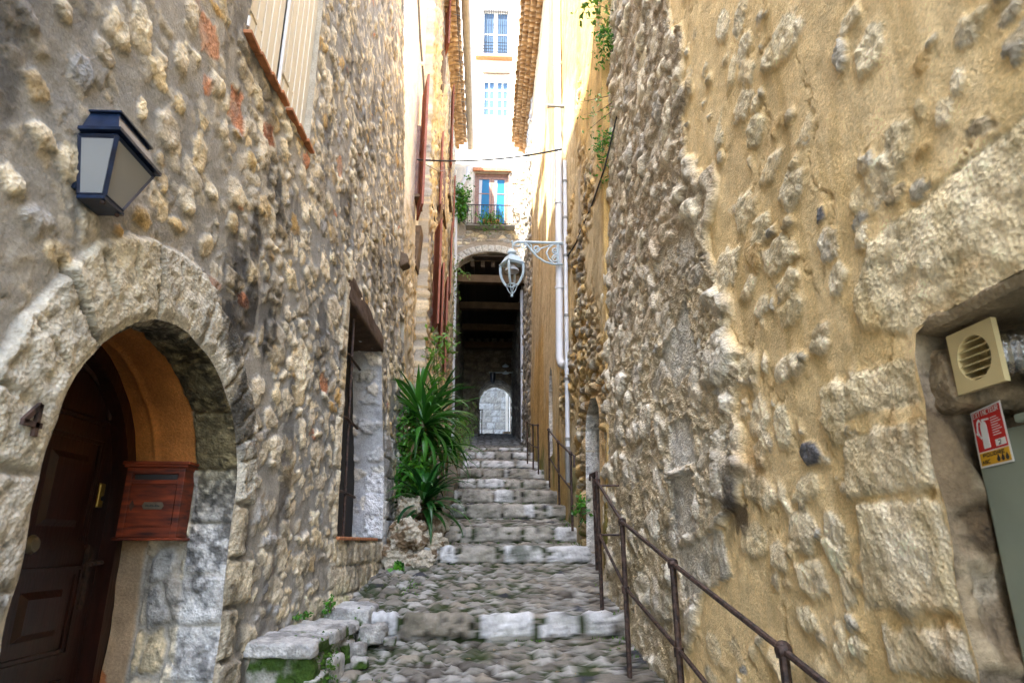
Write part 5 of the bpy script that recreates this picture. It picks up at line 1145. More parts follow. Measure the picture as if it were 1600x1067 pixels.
for k, (y, z) in enumerate(((4.1, -.78), (4.5, -.74), (4.9, -.70), (4.25, -.92))):
    rough_block('face_stone', [(-1.0, y-.14, z-.08), (-.89, y-.14, z-.08), (-.88, y+.15, z-.08), (-1.0, y+.15, z-.08), (-1.0, y-.14, z+.08), (-.90, y-.14, z+.08), (-.89, y+.15, z+.08), (-1.0, y+.15, z+.08)], .012, bn, amp=.02, fr=9, col=(.50, .48, .44), colf=mossy(.42, seed=18+k), seed=40+k, rnd=.4)
bn2 = thing('stone_block', (-1.0, 5.8, -.7), 'higher pale block seat with a mossy side beyond the low bench', 'stone block')
rough_block('base', [(-1.2, 5.28, -.95), (-.84, 5.26, -.95), (-.84, 6.45, -.75), (-1.2, 6.45, -.75), (-1.2, 5.28, -.6), (-.83, 5.26, -.6), (-.84, 6.45, -.58), (-1.2, 6.45, -.58)], .015, bn2, amp=.05, fr=6, col=(.38, .36, .30), colf=mossy(.72, seed=7), seed=51, rnd=.12)
rough_block('slab', [(-1.22, 5.2, -.61), (-.83, 5.2, -.61), (-.82, 6.1, -.61), (-1.18, 6.1, -.61), (-1.22, 5.2, -.455), (-.83, 5.2, -.455), (-.83, 6.1, -.445), (-1.18, 6.1, -.445)], .010, bn2, amp=.022, fr=9, col=(.50, .49, .46), colf=mossy(.30, seed=9), seed=53, rnd=.15)
rough_block('slab', [(-1.18, 6.12, -.61), (-.84, 6.12, -.61), (-.80, 6.6, -.61), (-1.14, 6.6, -.61), (-1.18, 6.12, -.46), (-.84, 6.12, -.455), (-.82, 6.6, -.45), (-1.14, 6.6, -.44)], .012, bn2, amp=.022, fr=9, col=(.52, .50, .46), colf=mossy(.35, seed=10), seed=54, rnd=.2)
loose = [(-.80, 5.15, -.62, .10), (-.74, 5.35, -.60, .07), (-.70, 5.6, -.58, .05), (-.87, 4.9, -.70, .08), (-.80, 4.7, -.74, .06), (-.72, 5.9, -.50, .06), (-.76, 6.3, -.42, .07), (-.66, 5.05, -.66, .045)]
ll = ['largest pale loose stone at the bench corner beside the step', 'flat grey loose stone against the pale block seat', 'small loose stone lying beside the pale block seat', 'mossy stone at the foot of the low bench', 'small stone at the foot of the low bench near the camera', 'little stone at the far side of the block seat', 'farthest loose stone below the barred window wall', 'smallest pebble at the end of the first step']
for k, (x, y, z, r_) in enumerate(loose):
    o = rough_block('loose_stone', [(x-r_, y-r_, z-r_*.7), (x+r_, y-r_, z-r_*.7), (x+r_, y+r_, z-r_*.7), (x-r_, y+r_, z-r_*.7), (x-r_, y-r_, z+r_*.7), (x+r_, y-r_, z+r_*.7), (x+r_, y+r_, z+r_*.7), (x-r_, y+r_, z+r_*.7)], .010, None, amp=r_*.35, fr=7, col=(.42, .40, .36), colf=mossy(.5, seed=60+k), seed=60+k, rnd=.45, amp2=.8)
    tag(o, ll[k], 'stone', 'loose stones at the bench foot')
def cave(P, D, col, n1):
    n = fbm3(P[:, 0]*12, P[:, 1]*12, P[:, 2]*12, 4, 3); k = sst(.5, .62, n)[:, None]; return col*(1-k)+col*np.array((.35, .27, .2))*k
rk = [(-.78, 7.0, .10, .20, .17), (-.55, 7.08, -.02, .17, .14), (-.86, 6.98, -.15, .16, .16), (-.62, 6.96, -.18, .14, .10), (-.80, 7.2, .38, .15, .13), (-.52, 7.35, .22, .13, .12)]
rl = ['largest pitted tufa rock under the strap leaved plants', 'honeycombed brown tufa rock beside the second step', 'tufa rock at the bottom against the house corner', 'low dark tufa rock at the foot of the rock pile', 'upper tufa rock hidden in the drooping leaves', 'small tufa rock by the third step under the leaves']
for k, (x, y, z, r_, h_) in enumerate(rk):
    o = rough_block('tufa_rock', [(x-r_, y-r_, z-h_), (x+r_, y-r_, z-h_), (x+r_, y+r_, z-h_), (x-r_, y+r_, z-h_), (x-r_, y-r_, z+h_), (x+r_, y-r_, z+h_), (x+r_, y+r_, z+h_), (x-r_, y+r_, z+h_)], .010, None, amp=.09, fr=8, col=(.50, .44, .34), colf=cave, seed=80+k, rnd=.9, amp2=1.0)
    tag(o, rl[k], 'rock', 'tufa rocks of the planting bed')
gY = lambda Y: float(np.interp(Y, prof[:, 0], prof[:, 1]))
m_ = MB(); vs = []; ys_ = np.arange(7.1, 13.4, .3)
for y in ys_: z = gY(y); vs += [(-1.3, y, z-.4), (-.42+.0*y, y, z-.4), (-.44, y, z+.12), (-1.3, y, z+.22)]
fs = [(a*4+i, a*4+(i+1) % 4, (a+1)*4+(i+1) % 4, (a+1)*4+i) for a in range(len(ys_)-1) for i in range(4)]+[(0, 1, 2, 3), tuple(len(vs)-4+i for i in range(4))[::-1]]
m_.add(vs, fs); bed = m_.build('planting_bed', 'ground_earth'); tag(bed, kind='structure')

# ============================================================ PLANTS
def strap(mb, b, az, el, L, w, droop, n=9, rr=None, fold=.35):
    p = Vector(b); d = Vector((math.cos(az)*math.cos(R(el)), math.sin(az)*math.cos(R(el)), math.sin(R(el)))); sl2 = L/n; e = R(el); vs = []; fs = []
    sd2 = Vector((-math.sin(az), math.cos(az), 0)); tw = rng.uniform(-.5, .5)
    for i in range(n+1):
        t = i/n; ww = w*(.55+1.1*t) if t < .35 else w*(.935+.065)*max(.02, (1-((t-.35)/.65)**1.8))
        d = Vector((math.cos(az)*math.cos(e), math.sin(az)*math.cos(e), math.sin(e))); up = sd2.cross(d).normalized()
        s2 = (sd2*math.cos(tw*t)+up*math.sin(tw*t))
        vs += [p-s2*ww/2+up*ww*fold*.5, p, p+s2*ww/2+up*ww*fold*.5]
        p = p+d*sl2; e -= droop/n*(.4+1.3*t)
    for i in range(n):
        for k in (0, 1): fs.append((i*3+k, i*3+k+1, i*3+k+4, i*3+k+3))
    mb.add(vs, fs, r=rng.random() if rr is None else rr)
def rosette(name, label, cat, head, foot, n, L, w, mat, el=(-5, 80), droop=(.6, 1.8), group=None, azr=(0, 2*math.pi), stem_r=.025, mid=None):
    t = thing(name, foot, label, cat, group)
    m_ = MB(); f = Vector(foot); h = Vector(head); c = (f+h)/2+Vector((rng.uniform(-.05, .05), rng.uniform(-.05, .05), 0)); m_.tube([f, c, h], [stem_r*1.2, stem_r, stem_r], 7); m_.build('stem', 'dark_timber', t)
    m_ = MB()
    for i in range(n):
        u = (i+rng.random())/n; e = el[1]+(el[0]-el[1])*u; az = rng.uniform(*azr)
        b = h+Vector((rng.uniform(-.02, .02), rng.uniform(-.02, .02), -.16*u+rng.uniform(-.02, .02)))
        strap(m_, b, az, e+rng.uniform(-8, 8), L*rng.uniform(.7, 1.12), w*rng.uniform(.8, 1.2), rng.uniform(*droop))
    o = m_.build('leaves', mat, t, smooth='all')
    m_ = MB()
    for i in range(6): strap(m_, h+Vector((0, 0, -.18)), rng.uniform(*azr), rng.uniform(-50, -10), L*rng.uniform(.4, .75), w*.6, 1.6)
    m_.r = [0]*len(m_.r); m_.build('dead_leaves', 'dead_leaf', t)
    return t
def PX(px, py, Y): return atY(px, py, Y)
G1 = 'strap leaved plants in the bed'
rosette('strap_leaf_plant', 'tallest strap leaved plant with upright blades against the house corner', 'plant', PX(655, 632, 7.9), (-.85, 7.9, .25), 46, .80, .062, 'strap_leaf', group=G1, el=(-20, 88), droop=(.3, 1.6))
rosette('strap_leaf_plant', 'strap leaved plant spreading over the steps at middle height', 'plant', PX(684, 640, 8.4), (-.78, 8.3, .35), 54, .62, .055, 'strap_leaf', group=G1, el=(-30, 80), droop=(.6, 2.0))
rosette('strap_leaf_plant', 'strap leaved plant hanging its long leaves low between its neighbours', 'plant', PX(664, 705, 7.8), (-.75, 7.8, .25), 44, .75, .058, 'strap_leaf', group=G1, el=(-40, 60), droop=(1.2, 2.4))
rosette('strap_leaf_plant', 'rightmost strap leaved plant drooping beside the upper steps', 'plant', PX(698, 690, 9.6), (-.66, 9.6, .7), 44, .62, .05, 'strap_leaf', group=G1, el=(-30, 75), droop=(.8, 2.2))
rosette('strap_leaf_plant', 'strap leaved plant in the middle of the clump with broad hanging blades', 'plant', PX(662, 655, 7.7), (-.8, 7.7, .2), 46, .74, .068, 'strap_leaf', group=G1, el=(-40, 70), droop=(1.0, 2.4))
rosette('clivia_plant', 'low dark glossy tuft of arching leaves above the tufa rocks', 'plant', PX(664, 775, 7.25), (-.70, 7.25, .3), 90, .60, .055, 'dark_leaf', el=(-15, 78), droop=(1.2, 2.3), stem_r=.03)
def sprig(mb, sm, pts, nl, ls, spread, r0=.004, n_sub=0, mat=None):
    pts = [Vector(p) for p in pts]; sm.tube(pts, [r0*(1-.6*i/(len(pts)-1)) for i in range(len(pts))], 5)
    for i in range(nl):
        t = rng.random()*(len(pts)-1); k = min(int(t), len(pts)-2); p = pts[k].lerp(pts[k+1], t-k)+Vector([rng.gauss(0, spread) for _ in range(3)])
        leaf(mb, p, ls*rng.uniform(.6, 1.3))
def leaf(mb, p, s, asp=.5, nrm=None):
    a = Vector([rng.gauss(0, 1) for _ in range(3)]).normalized(); b = a.cross(Vector([rng.gauss(0, 1) for _ in range(3)])).normalized(); c = a.cross(b)
    mb.add([p-a*s*.5, p-a*s*.1+b*s*asp*.5+c*s*.06, p+a*s*.5, p-a*s*.1-b*s*asp*.5+c*s*.06], [(0, 1, 2, 3)], r=rng.random())
def bush(name, label, blobs, n, ls, mat, cat='plant', asp=.6, group=None, stems=None):
    """blobs: (x,y,z,rx,ry,rz); leaves gathered in clumps"""
    b0 = blobs[0]; t = thing(name, (b0[0], b0[1], b0[2]-b0[5]), label, cat, group); m_ = MB(); sm = MB(); tot = sum(b[3]*b[5] for b in blobs)
    for b in blobs:
        nn = int(n*b[3]*b[5]/tot); nc = max(3, nn//14)
        for _ in range(nc):
            q = Vector([rng.gauss(0, .5) for _ in range(3)]); c = Vector((b[0]+q.x*b[3], b[1]+q.y*b[4], b[2]+q.z*b[5]))
            sm.tube([(b[0], b[1], b[2]-b[5]*.8), ((b[0]+c.x)/2, (b[1]+c.y)/2, (b[2]+c.z)/2+.01), c], .003, 4, cap=False)
            for _ in range(14):
                p = c+Vector([rng.gauss(0, .28)*k for k in b[3:6]]); leaf(m_, p, ls*rng.uniform(.6, 1.3), asp)
    sm.build('stems', 'dark_timber', t); m_.build('leaves', mat, t); return t
bush('ivy_bush', 'bright green ivy with small leaves clinging at the house corner', [(-.88, 7.75, 1.12, .16, .15, .34), (-.80, 7.6, .72, .20, .12, .26), (-.9, 8.0, 1.5, .1, .1, .2)], 2400, .055, 'ivy_leaf')
bush('feathery_plant', 'pale green fine leaved plant at the edge of the upper steps', [(-.36, 10.0, 1.75, .16, .2, .30), (-.40, 9.6, 1.35, .14, .2, .2)], 900, .07, 'creeper_leaf', asp=.16)
bush('leafy_weed', 'small bright green weed at the foot of the tufa rocks', [(-.84, 6.75, -.17, .09, .06, .07)], 60, .075, 'ivy_leaf')
q = PX(905, 795, 7.0); bush('leafy_weed', 'green weed growing beside the drainpipe foot at the railing', [(q[0]+.02, q[1], q[2], .07, .1, .14)], 160, .05, 'ivy_leaf')
bush('leafy_weed', 'tiny weed on the wall ledge above the low bench', [(-1.2, 4.65, -.46, .06, .12, .03)], 60, .035, 'ivy_leaf')
bush('leafy_weed', 'weeds sprouting behind the pale block seat', [(-1.13, 5.15, -.42, .04, .10, .07)], 110, .035, 'ivy_leaf')
# tall airy shoot rising out of the bed
t = thing('bamboo_shoot', (-.8, 9.5, .6), 'slender light green shoot rising above the strap leaved plants', 'plant'); m_ = MB(); sm = MB()
sprig(m_, sm, [PX(688, 640, 9.5), PX(684, 580, 9.5), PX(680, 540, 9.5), PX(676, 508, 9.5)], 60, .11, .07, .008)
for a, b in (((684, 570), (715, 535)), ((682, 550), (705, 512)), ((684, 585), (660, 545))): sprig(m_, sm, [PX(*a, 9.5), PX((a[0]+b[0])/2, (a[1]+b[1])/2-6, 9.5), PX(*b, 9.5)], 26, .10, .05)
sm.build('stems', 'creeper_leaf', t); m_.build('leaves', 'creeper_leaf', t)
# creeper on the corner of the passage house
t = thing('climbing_plant', (-.9, 18.0, 4), 'thin creeper trailing down the left side of the passage beside the downpipe', 'plant'); m_ = MB(); sm = MB()
sprig(m_, sm, [PX(706, 395, 17.8), PX(710, 430, 17.8), PX(706, 470, 17.8), PX(708, 520, 17.8), PX(704, 560, 17.8)], 190, .10, .10, .01)
sprig(m_, sm, [PX(710, 415, 17.8), PX(722, 425, 17.5), PX(733, 432, 17.3)], 30, .09, .05, .006)
sm.build('stems', 'dark_timber', t); m_.build('leaves', 'creeper_leaf', t)
q = PX(722, 318, 18.2); bush('balcony_creeper', 'dark green bushy creeper on the wall left of the balcony window', [(q[0]-.03, q[1], q[2], .26, .15, .55)], 1100, .11, 'ivy_leaf')
# flower pots on the balcony
pt = thing('flower_pot', (.12, 18.28, 9.64), 'terracotta trough with trailing plants on the balcony floor', 'flower pot')
m_ = MB(); m_.hexa([(-.12, 18.2, 9.64), (.36, 18.2, 9.64), (.36, 18.36, 9.64), (-.12, 18.36, 9.64)], [(-.15, 18.17, 9.84), (.39, 18.17, 9.84), (.39, 18.39, 9.84), (-.15, 18.39, 9.84)]); m_.build('trough', 'terracotta', pt, bevel=.01)
m_ = MB(); 
for _ in range(420): leaf(m_, Vector((rng.gauss(.10, .26), rng.gauss(18.12, .08), rng.gauss(9.78, .17))), .085)
m_.build('leaves', 'ivy_leaf', pt)
# wall plants hanging over the top corner of the dark rubble
def hang(label, segs, nl, ls, sp_r, mat='creeper_leaf'):
    Y = 5.75; t = thing('wall_plant', PX(*segs[0][0], Y), label, 'plant', 'plants rooted in the dark rubble corner'); m_ = MB(); sm = MB()
    for s_ in segs: sprig(m_, sm, [PX(a, b, Y+rng.uniform(-.15, .15)) for a, b in s_], nl, ls, sp_r, .005)
    sm.build('stems', 'dark_timber', t); m_.build('leaves', mat, t)
hang('topmost bright leafy tuft jutting from the rubble corner against the sky', [[(962, 20), (940, 10), (915, 12), (905, 22)], [(960, 0), (935, -6), (912, 0)], [(958, 40), (940, 28), (922, 30)]], 46, .075, .05)
hang('darker leafy clump below the topmost tuft on the rubble corner', [[(966, 60), (950, 62), (938, 75)], [(964, 75), (948, 85), (940, 100)], [(960, 50), (945, 50), (935, 58)]], 110, .05, .05, 'ivy_leaf')
hang('sparse twiggy plant halfway up the rubble corner', [[(958, 160), (935, 175), (912, 180)], [(955, 175), (935, 190), (918, 205)], [(952, 150), (930, 155), (905, 160)]], 26, .045, .05)
hang('lowest green plant trailing down the rubble corner', [[(950, 200), (943, 225), (940, 250), (944, 285)], [(952, 210), (940, 220), (935, 240)]], 120, .045, .045, 'ivy_leaf')
# grass tufts and moss leaves along the steps
m_ = MB()
for i in range(2600):
    st_i = rng.choice(STP[:8]); y = st_i[0]+rng.uniform(-.05, .02); x = rng.uniform(-.5, 1.12)
    if rng.random() < .35: y = rng.uniform(4, 9); x = rng.choice([rng.gauss(1.08, .06), rng.gauss(-.62 if y < 7 else -.42, .05)])
    if vn(np.array(x*3.), np.array(y*2.), 5) < .5: continue
    b_ = .13*((x-.1))**2
    z = gY(y)+.01; p = Vector((x, y+b_-.01, z)); h_ = rng.uniform(.008, .03); a = rng.uniform(0, 6.28); dx = math.cos(a)*.006; dy = math.sin(a)*.006
    m_.add([p+Vector((-dx, -dy, 0)), p+Vector((dx, dy, 0)), p+Vector((rng.gauss(0, .008), rng.gauss(0, .008), h_))], [(0, 1, 2)], r=rng.random()*.99+.01)
o = m_.build('moss_and_grass', 'moss_leaf'); tag(o, 'moss and tiny grass in the joints of the steps', 'moss', kind='stuff')
m_ = MB()
for i in range(2600):
    y = rng.uniform(4.0, 6.5); side = rng.random() < .7
    if y < 5.2: x = -.905 if side else rng.uniform(-1.3, -.93); z = rng.uniform(-1.0, -.58) if side else -.52
    else: x = -.815 if side else rng.uniform(-1.2, -.86); z = rng.uniform(-.85, -.6) if side else -.455
    if not side and rng.random() < .8: continue
    if vn(np.array(y*4.), np.array(z*5.), 8) < .48: continue
    p = Vector((x+rng.gauss(0, .015), y, z)); leaf(m_, p, rng.uniform(.012, .03), .7)
o = m_.build('bench_moss', 'moss_leaf'); tag(o, 'bright moss growing on the bench sides', 'moss', kind='stuff')

# ============================================================ HANDRAILS
def post(par, Y, px, pyt, pyb, r_=.016, name='post', zb=None):
    a = PX(px, pyt, Y); b = PX(px, pyb, Y); x = (a[0]+b[0])/2; zb = b[2] if zb is None else zb
    m_ = MB(); m_.tube([(x, Y, zb-.03), (x, Y, a[2])], r_, 8); m_.ball((x, Y, a[2]), r_*1.7, 8)
    m_.build(name, 'iron_rust', par, smooth=True); return (x, Y, a[2], zb)
hr = thing('handrail', (1.05, 3.6, -1), 'long rusty iron handrail on posts descending towards the camera at the right wall', 'handrail')
p1 = post(hr, 2.41, 1245, 1015, 1400, .019, zb=-1.22); p2 = post(hr, 3.6, 1060, 880, 1140, .018); p3 = post(hr, 4.5, 978, 815, 1060, .017); p4 = post(hr, 5.35, 937, 752, 960, .016); p5 = post(hr, 5.75, 930, 742, 885, .014)
m_ = MB(); m_.tube([(1.12, .9, p1[2]-.36), p1[:3], p2[:3], p3[:3], p4[:3], (p4[0]-.02, p4[1]+.03, p4[2]+.01)], .0125, 8)
m_.tube([p4[:3], (p5[0]+.02, p5[1]-.05, p5[2]+.02), (p5[0]-.03, p5[1], p5[2]), (p5[0]-.035, p5[1], p5[2]-.05)], .0125, 8); m_.build('top_rail', 'iron_rust', hr, smooth=True)
m_ = MB(); m_.tube([(1.12, .9, p1[2]-.82), (p1[0], p1[1], p1[2]-.45), (p2[0], p2[1], p2[2]-.42), (p3[0], p3[1], p3[2]-.42), (p4[0], p4[1], p4[2]-.42), (p5[0], p5[1], p5[2]-.30)], .0115, 8)
m_.build('middle_rail', 'iron_rust', hr, smooth=True)
for p in (p1, p2, p3, p4):
    for dz in (0, -.43):
        m_ = MB(); m_.tube([(p[0], p[1], p[2]+dz-.025), (p[0], p[1], p[2]+dz+.02)], .026, 10); m_.build('collar', 'iron_rust', hr, smooth=True)
for dz in (-.02, -.42):
    m_ = MB(); m_.tube([(p5[0]-.04, 5.5, p4[2]+dz), (1.16, 5.5, p4[2]+dz)], .010, 6); m_.build('wall_bracket', 'iron_rust', hr)
def rail(label, posts_, mids, hook=None, name='handrail', r_=.014):
    t = thing(name, (posts_[0][1]*0+1, posts_[0][0], 0), label, 'handrail'); P = [post(t, *a, r_=r_) for a in posts_]
    m_ = MB(); pts = [p[:3] for p in P]
    if hook: pts = [PX(*h_) for h_ in hook]+pts
    m_.tube(pts, r_*.9, 7); m_.build('top_rail', 'iron_rust', t, smooth=True)
    m_ = MB(); m_.tube([(p[0], p[1], p[2]-mids) for p in P], r_*.8, 7); m_.build('middle_rail', 'iron_rust', t, smooth=True)
rail('second iron handrail with three posts beside the drainpipe foot', [(7.15, 893, 708, 825), (8.25, 873, 690, 785), (9.4, 858, 671, 758)], .40, hook=[(897, 730, 7.12), (897, 712, 7.12)])
rail('third short iron handrail higher up against the ochre wall', [(10.7, 841, 664, 738), (11.5, 833, 664, 730), (12.6, 824, 660, 722)], .38, hook=None)
rail('small far handrail silhouetted in the arch at the passage end', [(26.2, 749, 641, 682), (27.6, 753, 640, 676)], .4, r_=.02)

# ============================================================ DRAINPIPES, CABLES
def dpipe(label, pts, r_, mat='white_pipe', rings=(), rmat='grey_pipe', name='drainpipe', lower=None):
    t = thing(name, pts[-1], label, 'pipe'); m_ = MB(); m_.tube(pts, r_, 12); m_.build('pipe', mat, t, smooth=True)
    for q in rings:
        m_ = MB(); m_.tube([(q[0], q[1], q[2]-.02), (q[0], q[1], q[2]+.02)], r_*1.2, 12); m_.build('clamp', rmat, t, smooth=True)
    if lower: m_ = MB(); m_.tube(lower, r_*1.15, 12); m_.build('lower_section', 'grey_pipe', t, smooth=True)
    return t
YP = 8.7
a, b, c = PX(868, 10, YP), PX(873, 235, YP), PX(881, 560, YP)
xo = lambda z: float(XO(YP, z))-.075
dpipe('thick white drainpipe down the ochre wall ending in an elbow', [(xo(9.4), YP, 9.4), (xo(6), YP, 6.0), (xo(4), YP, 4), (xo(2.6)-.01, YP, c[2]), (xo(2.4)+.01, YP-.03, c[2]-.09), (xo(2.4)+.05, YP-.09, c[2]-.13), (xo(2.4)+.08, YP-.2, c[2]-.13)], .058, rings=[(xo(7.6), YP, 7.6), (xo(5.0), YP, 5.0), (xo(3.6), YP, 3.6)], rmat='white_pipe')
YQ = 8.25
xq = lambda z: float(XO(YQ, z))-.045
e0_ = PX(900, 745, YQ)
dpipe('thin white conduit pipe running beside the thick drainpipe down to the railing', [(xq(5.4), YQ, 5.45), (xq(4), YQ, 4.0), (xq(2.4), YQ, 2.4), (xq(1.2), YQ, 1.2)], .03, rings=[(xq(z), YQ, z) for z in (5.1, 4.5, 3.9, 3.0, 2.1, 1.3)], lower=[(xq(1.2), YQ, 1.2), (xq(.8), YQ, .75)])
t = thing('overflow_pipe', (1.2, 8.5, 7.2), 'grey stub pipe sticking out across the white drainpipe high up', 'pipe'); q0, q1 = PX(855, 166, 8.45), PX(888, 167, 8.45); m_ = MB(); m_.tube([q0, (q1[0]+.15, q1[1], q1[2])], .028, 10); m_.build('pipe', 'grey_pipe', t, smooth=True); m_ = MB(); m_.tube([q0, (q0[0]+.03, q0[1], q0[2])], .033, 10); m_.build('pipe_collar', 'grey_pipe', t, smooth=True)
YG = 18.2
gp = [PX(731, 262, YG), PX(731, 272, YG), PX(716, 298, YG), PX(712, 310, YG), PX(711, 420, YG), PX(708, 560, YG), PX(706, 700, YG)]
dpipe('white downpipe from the gutter along the left side of the passage', gp, .062, rings=[gp[4], gp[5]], rmat='white_pipe')
q = [PX(822, 560, 19.6), PX(822, 690, 19.6)]; q = [(min(p[0], 1.17), p[1], p[2]) for p in q]
dpipe('white pipe inside the passage along its right wall', [(1.16, 19.6, 8.0), (1.16, 19.6, 3.0)], .05, rings=[(1.16, 19.6, 5.2)])
def cable(label, pts, r_, mat='black_rubber', sag=0, cat='cable'):
    P = [Vector(p) for p in pts]
    if sag:
        a, b = P[0], P[-1]; P = [a.lerp(b, t)-Vector((0, 0, sag*4*t*(1-t))) for t in np.linspace(0, 1, 14)]
    m_ = MB(); m_.tube(P, r_, 6); o = m_.build(name_ if False else 'cable', mat, smooth=True); tag(o, label, cat); return o
L0 = (float(XB(9.4, 6.3))+.05, 9.4, PX(670, 250, 9.4)[2]); R0 = (float(XO(8.5, 6.1))-.05, 8.5, PX(866, 233, 8.5)[2])
cable('dark cable strung across the alley from the left wall to the white drainpipe', [L0, R0], .014, sag=.10)
cable('black cable drooping down the rubble corner to the ochre wall', [PX(1006, -10, 5.0), PX(985, 90, 5.2), PX(962, 190, 5.45), PX(945, 262, 5.7), PX(925, 320, 6.5), PX(900, 380, 7.6), PX(884, 405, 8.4)], .010)
wb = lambda px, py: tuple(Vector(on(px, py, XB, -1.2))+Vector((.05, 0, 0)))
cable('thick grey service cable clipped down the white plaster wall', [wb(648, -20), wb(652, 60), wb(657, 120), wb(661, 200), wb(664, 250), wb(667, 300)], .020, 'grey_cable')
wc = lambda px, py: tuple(Vector(on(px, py, XC, -1.1))+Vector((.03, 0, 0)))
cable('black cable looping down between the red shutters', [wb(667, 290), wc(673, 320), wc(677, 345), wc(682, 372)], .012)
cable('thin pale conduit below the black cable between the red shutters', [wc(682, 372), wc(681, 450)], .014, 'white_pipe')
cable('thin grey wire from the left wall to the eaves', [wb(662, 215), wc(697, 250), (GX-.05, 13.0, 11.9)], .006, 'grey_cable')
cable('thin slack wire below the crossing cable on the left wall', [L0, PX(685, 268, 10), PX(706, 264, 11.5)], .006, 'grey_cable')
for k, (px, py) in enumerate(((655, 100), (659, 165), (664, 250))):
    q = wb(px, py); m_ = MB(); m_.ball(q, .035, 8); o = m_.build('cable_insulator', 'paper_white', smooth=True); tag(o, ['highest white insulator on the grey service cable', 'middle white insulator on the grey service cable', 'lowest white insulator where the crossing cable meets the left wall'][k], 'insulator', 'insulators on the service cable')

# ============================================================ STREET LANTERN ON ITS SCROLLED BRACKET
sl3 = thing('street_lantern', PX(799, 460, 8.6), 'pale grey blue street lantern hanging from a scrolled wall bracket before the archway', 'lamp')
YL = 8.6
def zp(x, y): return PX(760+x/6.67, 340+y/6.67, YL)       # coordinates read in the enlarged view
br = thing('bracket', PX(835, 380, YL)); br.parent = sl3; br.location = Vector(PX(835, 380, YL))-Vector(sl3.location)
def scroll(name, pts, r_=.009): m_ = MB(); m_.tube([zp(*p) for p in pts], r_*1.35, 6); m_.build(name, 'pale_paint_metal', br, smooth=True)
def spiral(cx, cy, r0, a0, turns, n=22, sgn=1): return [(cx+r0*(1-.75*i/n)*math.cos(a0+sgn*turns*2*math.pi*i/n), cy+r0*(1-.75*i/n)*math.sin(a0+sgn*turns*2*math.pi*i/n)) for i in range(n+1)]
scroll('arm', [(800, 266), (520, 260), (325, 256), (300, 262), (284, 285), (280, 300)], .015)
scroll('wall_bar', [(745, 258), (748, 490)], .014)
scroll('scroll', [(395, 258), (430, 290), (470, 345), (530, 410), (610, 462), (690, 485), (800, 488)], .011)
scroll('scroll', [(800, 275), (700, 275), (650, 320), (625, 370), (650, 430), (700, 485)], .010)
scroll('scroll', [(300, 298), (345, 300)]+spiral(385, 300, 38, math.pi, 1.4), .008)
scroll('scroll', [(440, 268), (470, 290)]+spiral(518, 326, 48, math.pi*1.1, 1.4, sgn=-1), .008)
scroll('scroll', [(720, 262), (640, 300), (560, 325)]+spiral(522, 325, 38, 0, 1.2), .008)
scroll('scroll', [(745, 375), (715, 378)]+spiral(716, 345, 32, math.pi/2, 1.3), .008)
scroll('scroll', [(745, 385), (715, 388)]+spiral(716, 428, 38, -math.pi/2, 1.3, sgn=-1), .008)
cx, _, zt0 = zp(265, 345); ztop = zp(265, 345)[2]; z_roof0 = zp(265, 408)[2]; z_eave = zp(265, 478)[2]; z_bot = zp(265, 706)[2]; z_ball = zp(265, 815)[2]
m_ = MB(); m_.tube([zp(272, 245), zp(275, 350)], .011, 8); m_.ball(zp(268, 250), .018, 8); m_.build('hanger', 'pale_paint_metal', sl3, smooth=True)
m_ = MB(); m_.lathe((cx, YL, 0), [(.001, ztop+.02), (.035, ztop+.012), (.062, ztop-.02), (.066, ztop-.045), (.045, z_roof0+.02), (.05, z_roof0), (.001, z_roof0-.001)], 18); m_.build('dome_cap', 'pale_paint_metal', sl3, smooth=True)
ra = R(28)
def ring4(h_, z): return [(cx+h_*math.sqrt(2)*math.cos(ra+math.pi/4+k*math.pi/2), YL+h_*math.sqrt(2)*math.sin(ra+math.pi/4+k*math.pi/2), z) for k in range(4)]
m_ = MB(); m_.hexa(ring4(.128, z_eave), ring4(.075, z_roof0)); m_.hexa(ring4(.140, z_eave-.012), ring4(.140, z_eave-.001)); m_.build('hood', 'pale_paint_metal', sl3)
Hh = [(t, .118+.012*math.sin(t*3)-.060*t**2.2) for t in np.linspace(0, 1, 9)]
for k in range(4):
    m_ = MB(); m_.tube([ring4(h_, z_eave-.02+(z_bot-z_eave+.02)*t)[k] for t, h_ in Hh], .019, 6); m_.build('rib', 'pale_paint_metal', sl3, smooth=True)
m_ = MB(); a = ring4(.118, z_eave-.025); b = ring4(Hh[-1][1], z_bot)
for k in range(4): m_.tube([a[k], a[(k+1) % 4]], .014, 5)
m_.build('upper_rim', 'pale_paint_metal', sl3); m_ = MB()
for k in range(4): m_.tube([b[k], b[(k+1) % 4]], .013, 5)
m_.build('lower_rim', 'pale_paint_metal', sl3)
for k in range(4):
    m_ = MB(); vs = []
    for t, h_ in Hh: r4 = ring4(h_-.006, z_eave-.02+(z_bot-z_eave+.02)*t); vs += [r4[k], r4[(k+1) % 4]]
    m_.add(vs, [(i*2, i*2+1, i*2+3, i*2+2) for i in range(8)]); m_.build('glass_pane', 'clear_glass', sl3)
m_ = MB(); m_.lathe((cx, YL, 0), [(.035, z_eave-.02), (.105, z_eave-.11), (.107, z_eave-.13), (.10, z_eave-.11), (.033, z_eave-.03)], 20); m_.build('reflector', 'curtain', sl3, smooth=True)
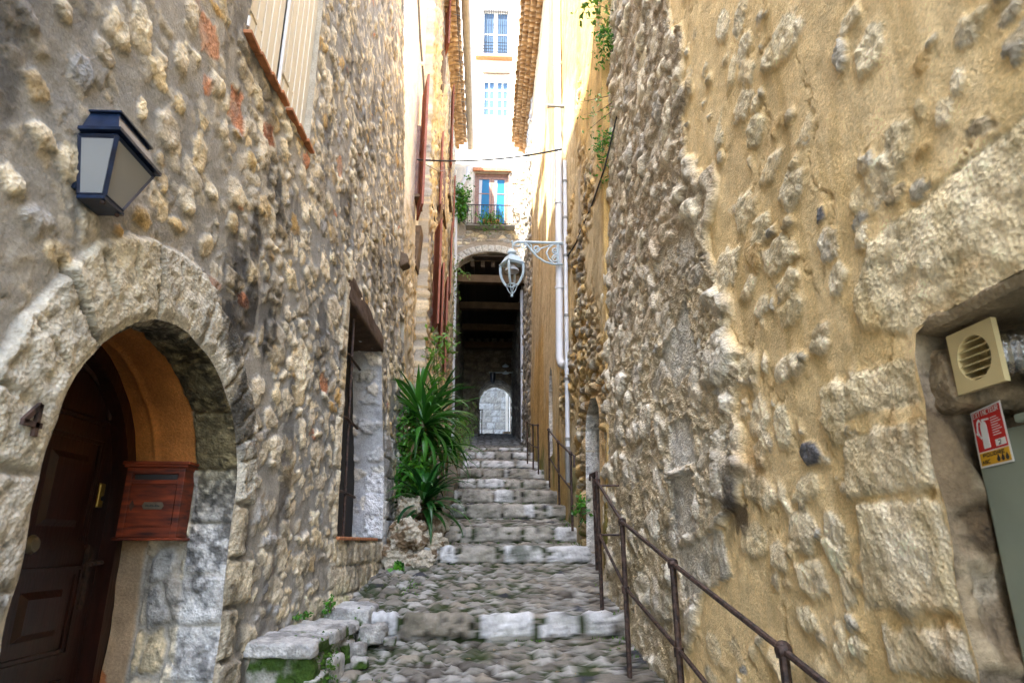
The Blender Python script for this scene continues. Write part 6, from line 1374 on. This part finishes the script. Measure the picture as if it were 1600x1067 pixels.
for k in range(4):
    p = Vector(b[k]); m_ = MB(); c0_ = Vector((cx, YL, z_ball+.02)); m_.tube([p, p.lerp(c0_, .35)+Vector((0, 0, -.03)), p.lerp(c0_, .75)+Vector((0, 0, -.02)), c0_], .007, 5); m_.build('basket_rib', 'pale_paint_metal', sl3)
m_ = MB(); m_.ball((cx, YL, z_ball), .022, 10); m_.build('finial', 'pale_paint_metal', sl3, smooth=True)
# lamp in the passage
t = thing('passage_lamp', (1.1, 26, 6.9), 'small teal wall lamp on a thin arm over the far arch in the passage', 'lamp')
q0, q1 = PX(764, 582, 26), PX(800, 582, 26); m_ = MB(); m_.tube([q0, (1.2, 26, q1[2])], .02, 6); m_.build('arm', 'pale_paint_metal', t)
for px, py in ((790, 572), (790, 583)):
    c_ = PX(px, py, 26); m_ = MB(); m_.lathe(c_, [(.02, .1), (.15, 0), (.14, -.02), (.001, -.021)], 14); m_.build('shade', 'pale_paint_metal', t, smooth=True)
c_ = PX(770, 583, 26); m_ = MB(); m_.lathe(c_, [(.02, .02), (.13, 0), (.12, -.2), (.07, -.4), (.001, -.41)], 12); m_.build('lantern', 'lamp_blue', t, smooth=True)
q = PX(795, 668, 29.0); m_ = MB(); m_.lathe((q[0]-.05, 29, 4.62), [(.001, 0), (.2, 0), (.24, .25), (.22, .25), (.19, .03), (.001, .03)], 16); o = m_.build('plant_tub', 'dark_timber', smooth=True); tag(o, 'dark tub standing beyond the passage arch', 'tub')
# dead leaves on the steps
for k in range(26):
    y = rng.uniform(4.3, 9); x = rng.uniform(-.4, 1.1); z = gY(y)+.022; m_ = MB(); a = rng.uniform(0, 6.28); s_ = rng.uniform(.012, .024)
    dx, dy = math.cos(a)*s_, math.sin(a)*s_; b_ = .13*(x-.1)**2
    m_.add([(x-dx, y+b_-dy, z), (x+dy*.5, y+b_-dx*.5, z+.006), (x+dx, y+b_+dy, z+.002), (x-dy*.5, y+b_+dx*.5, z+.007)], [(0, 1, 2, 3)]); o = m_.build('fallen_leaf', 'dead_leaf'); tag(o, 'tiny brown fallen leaf lying on the cobbles', 'leaf', 'fallen leaves on the steps')
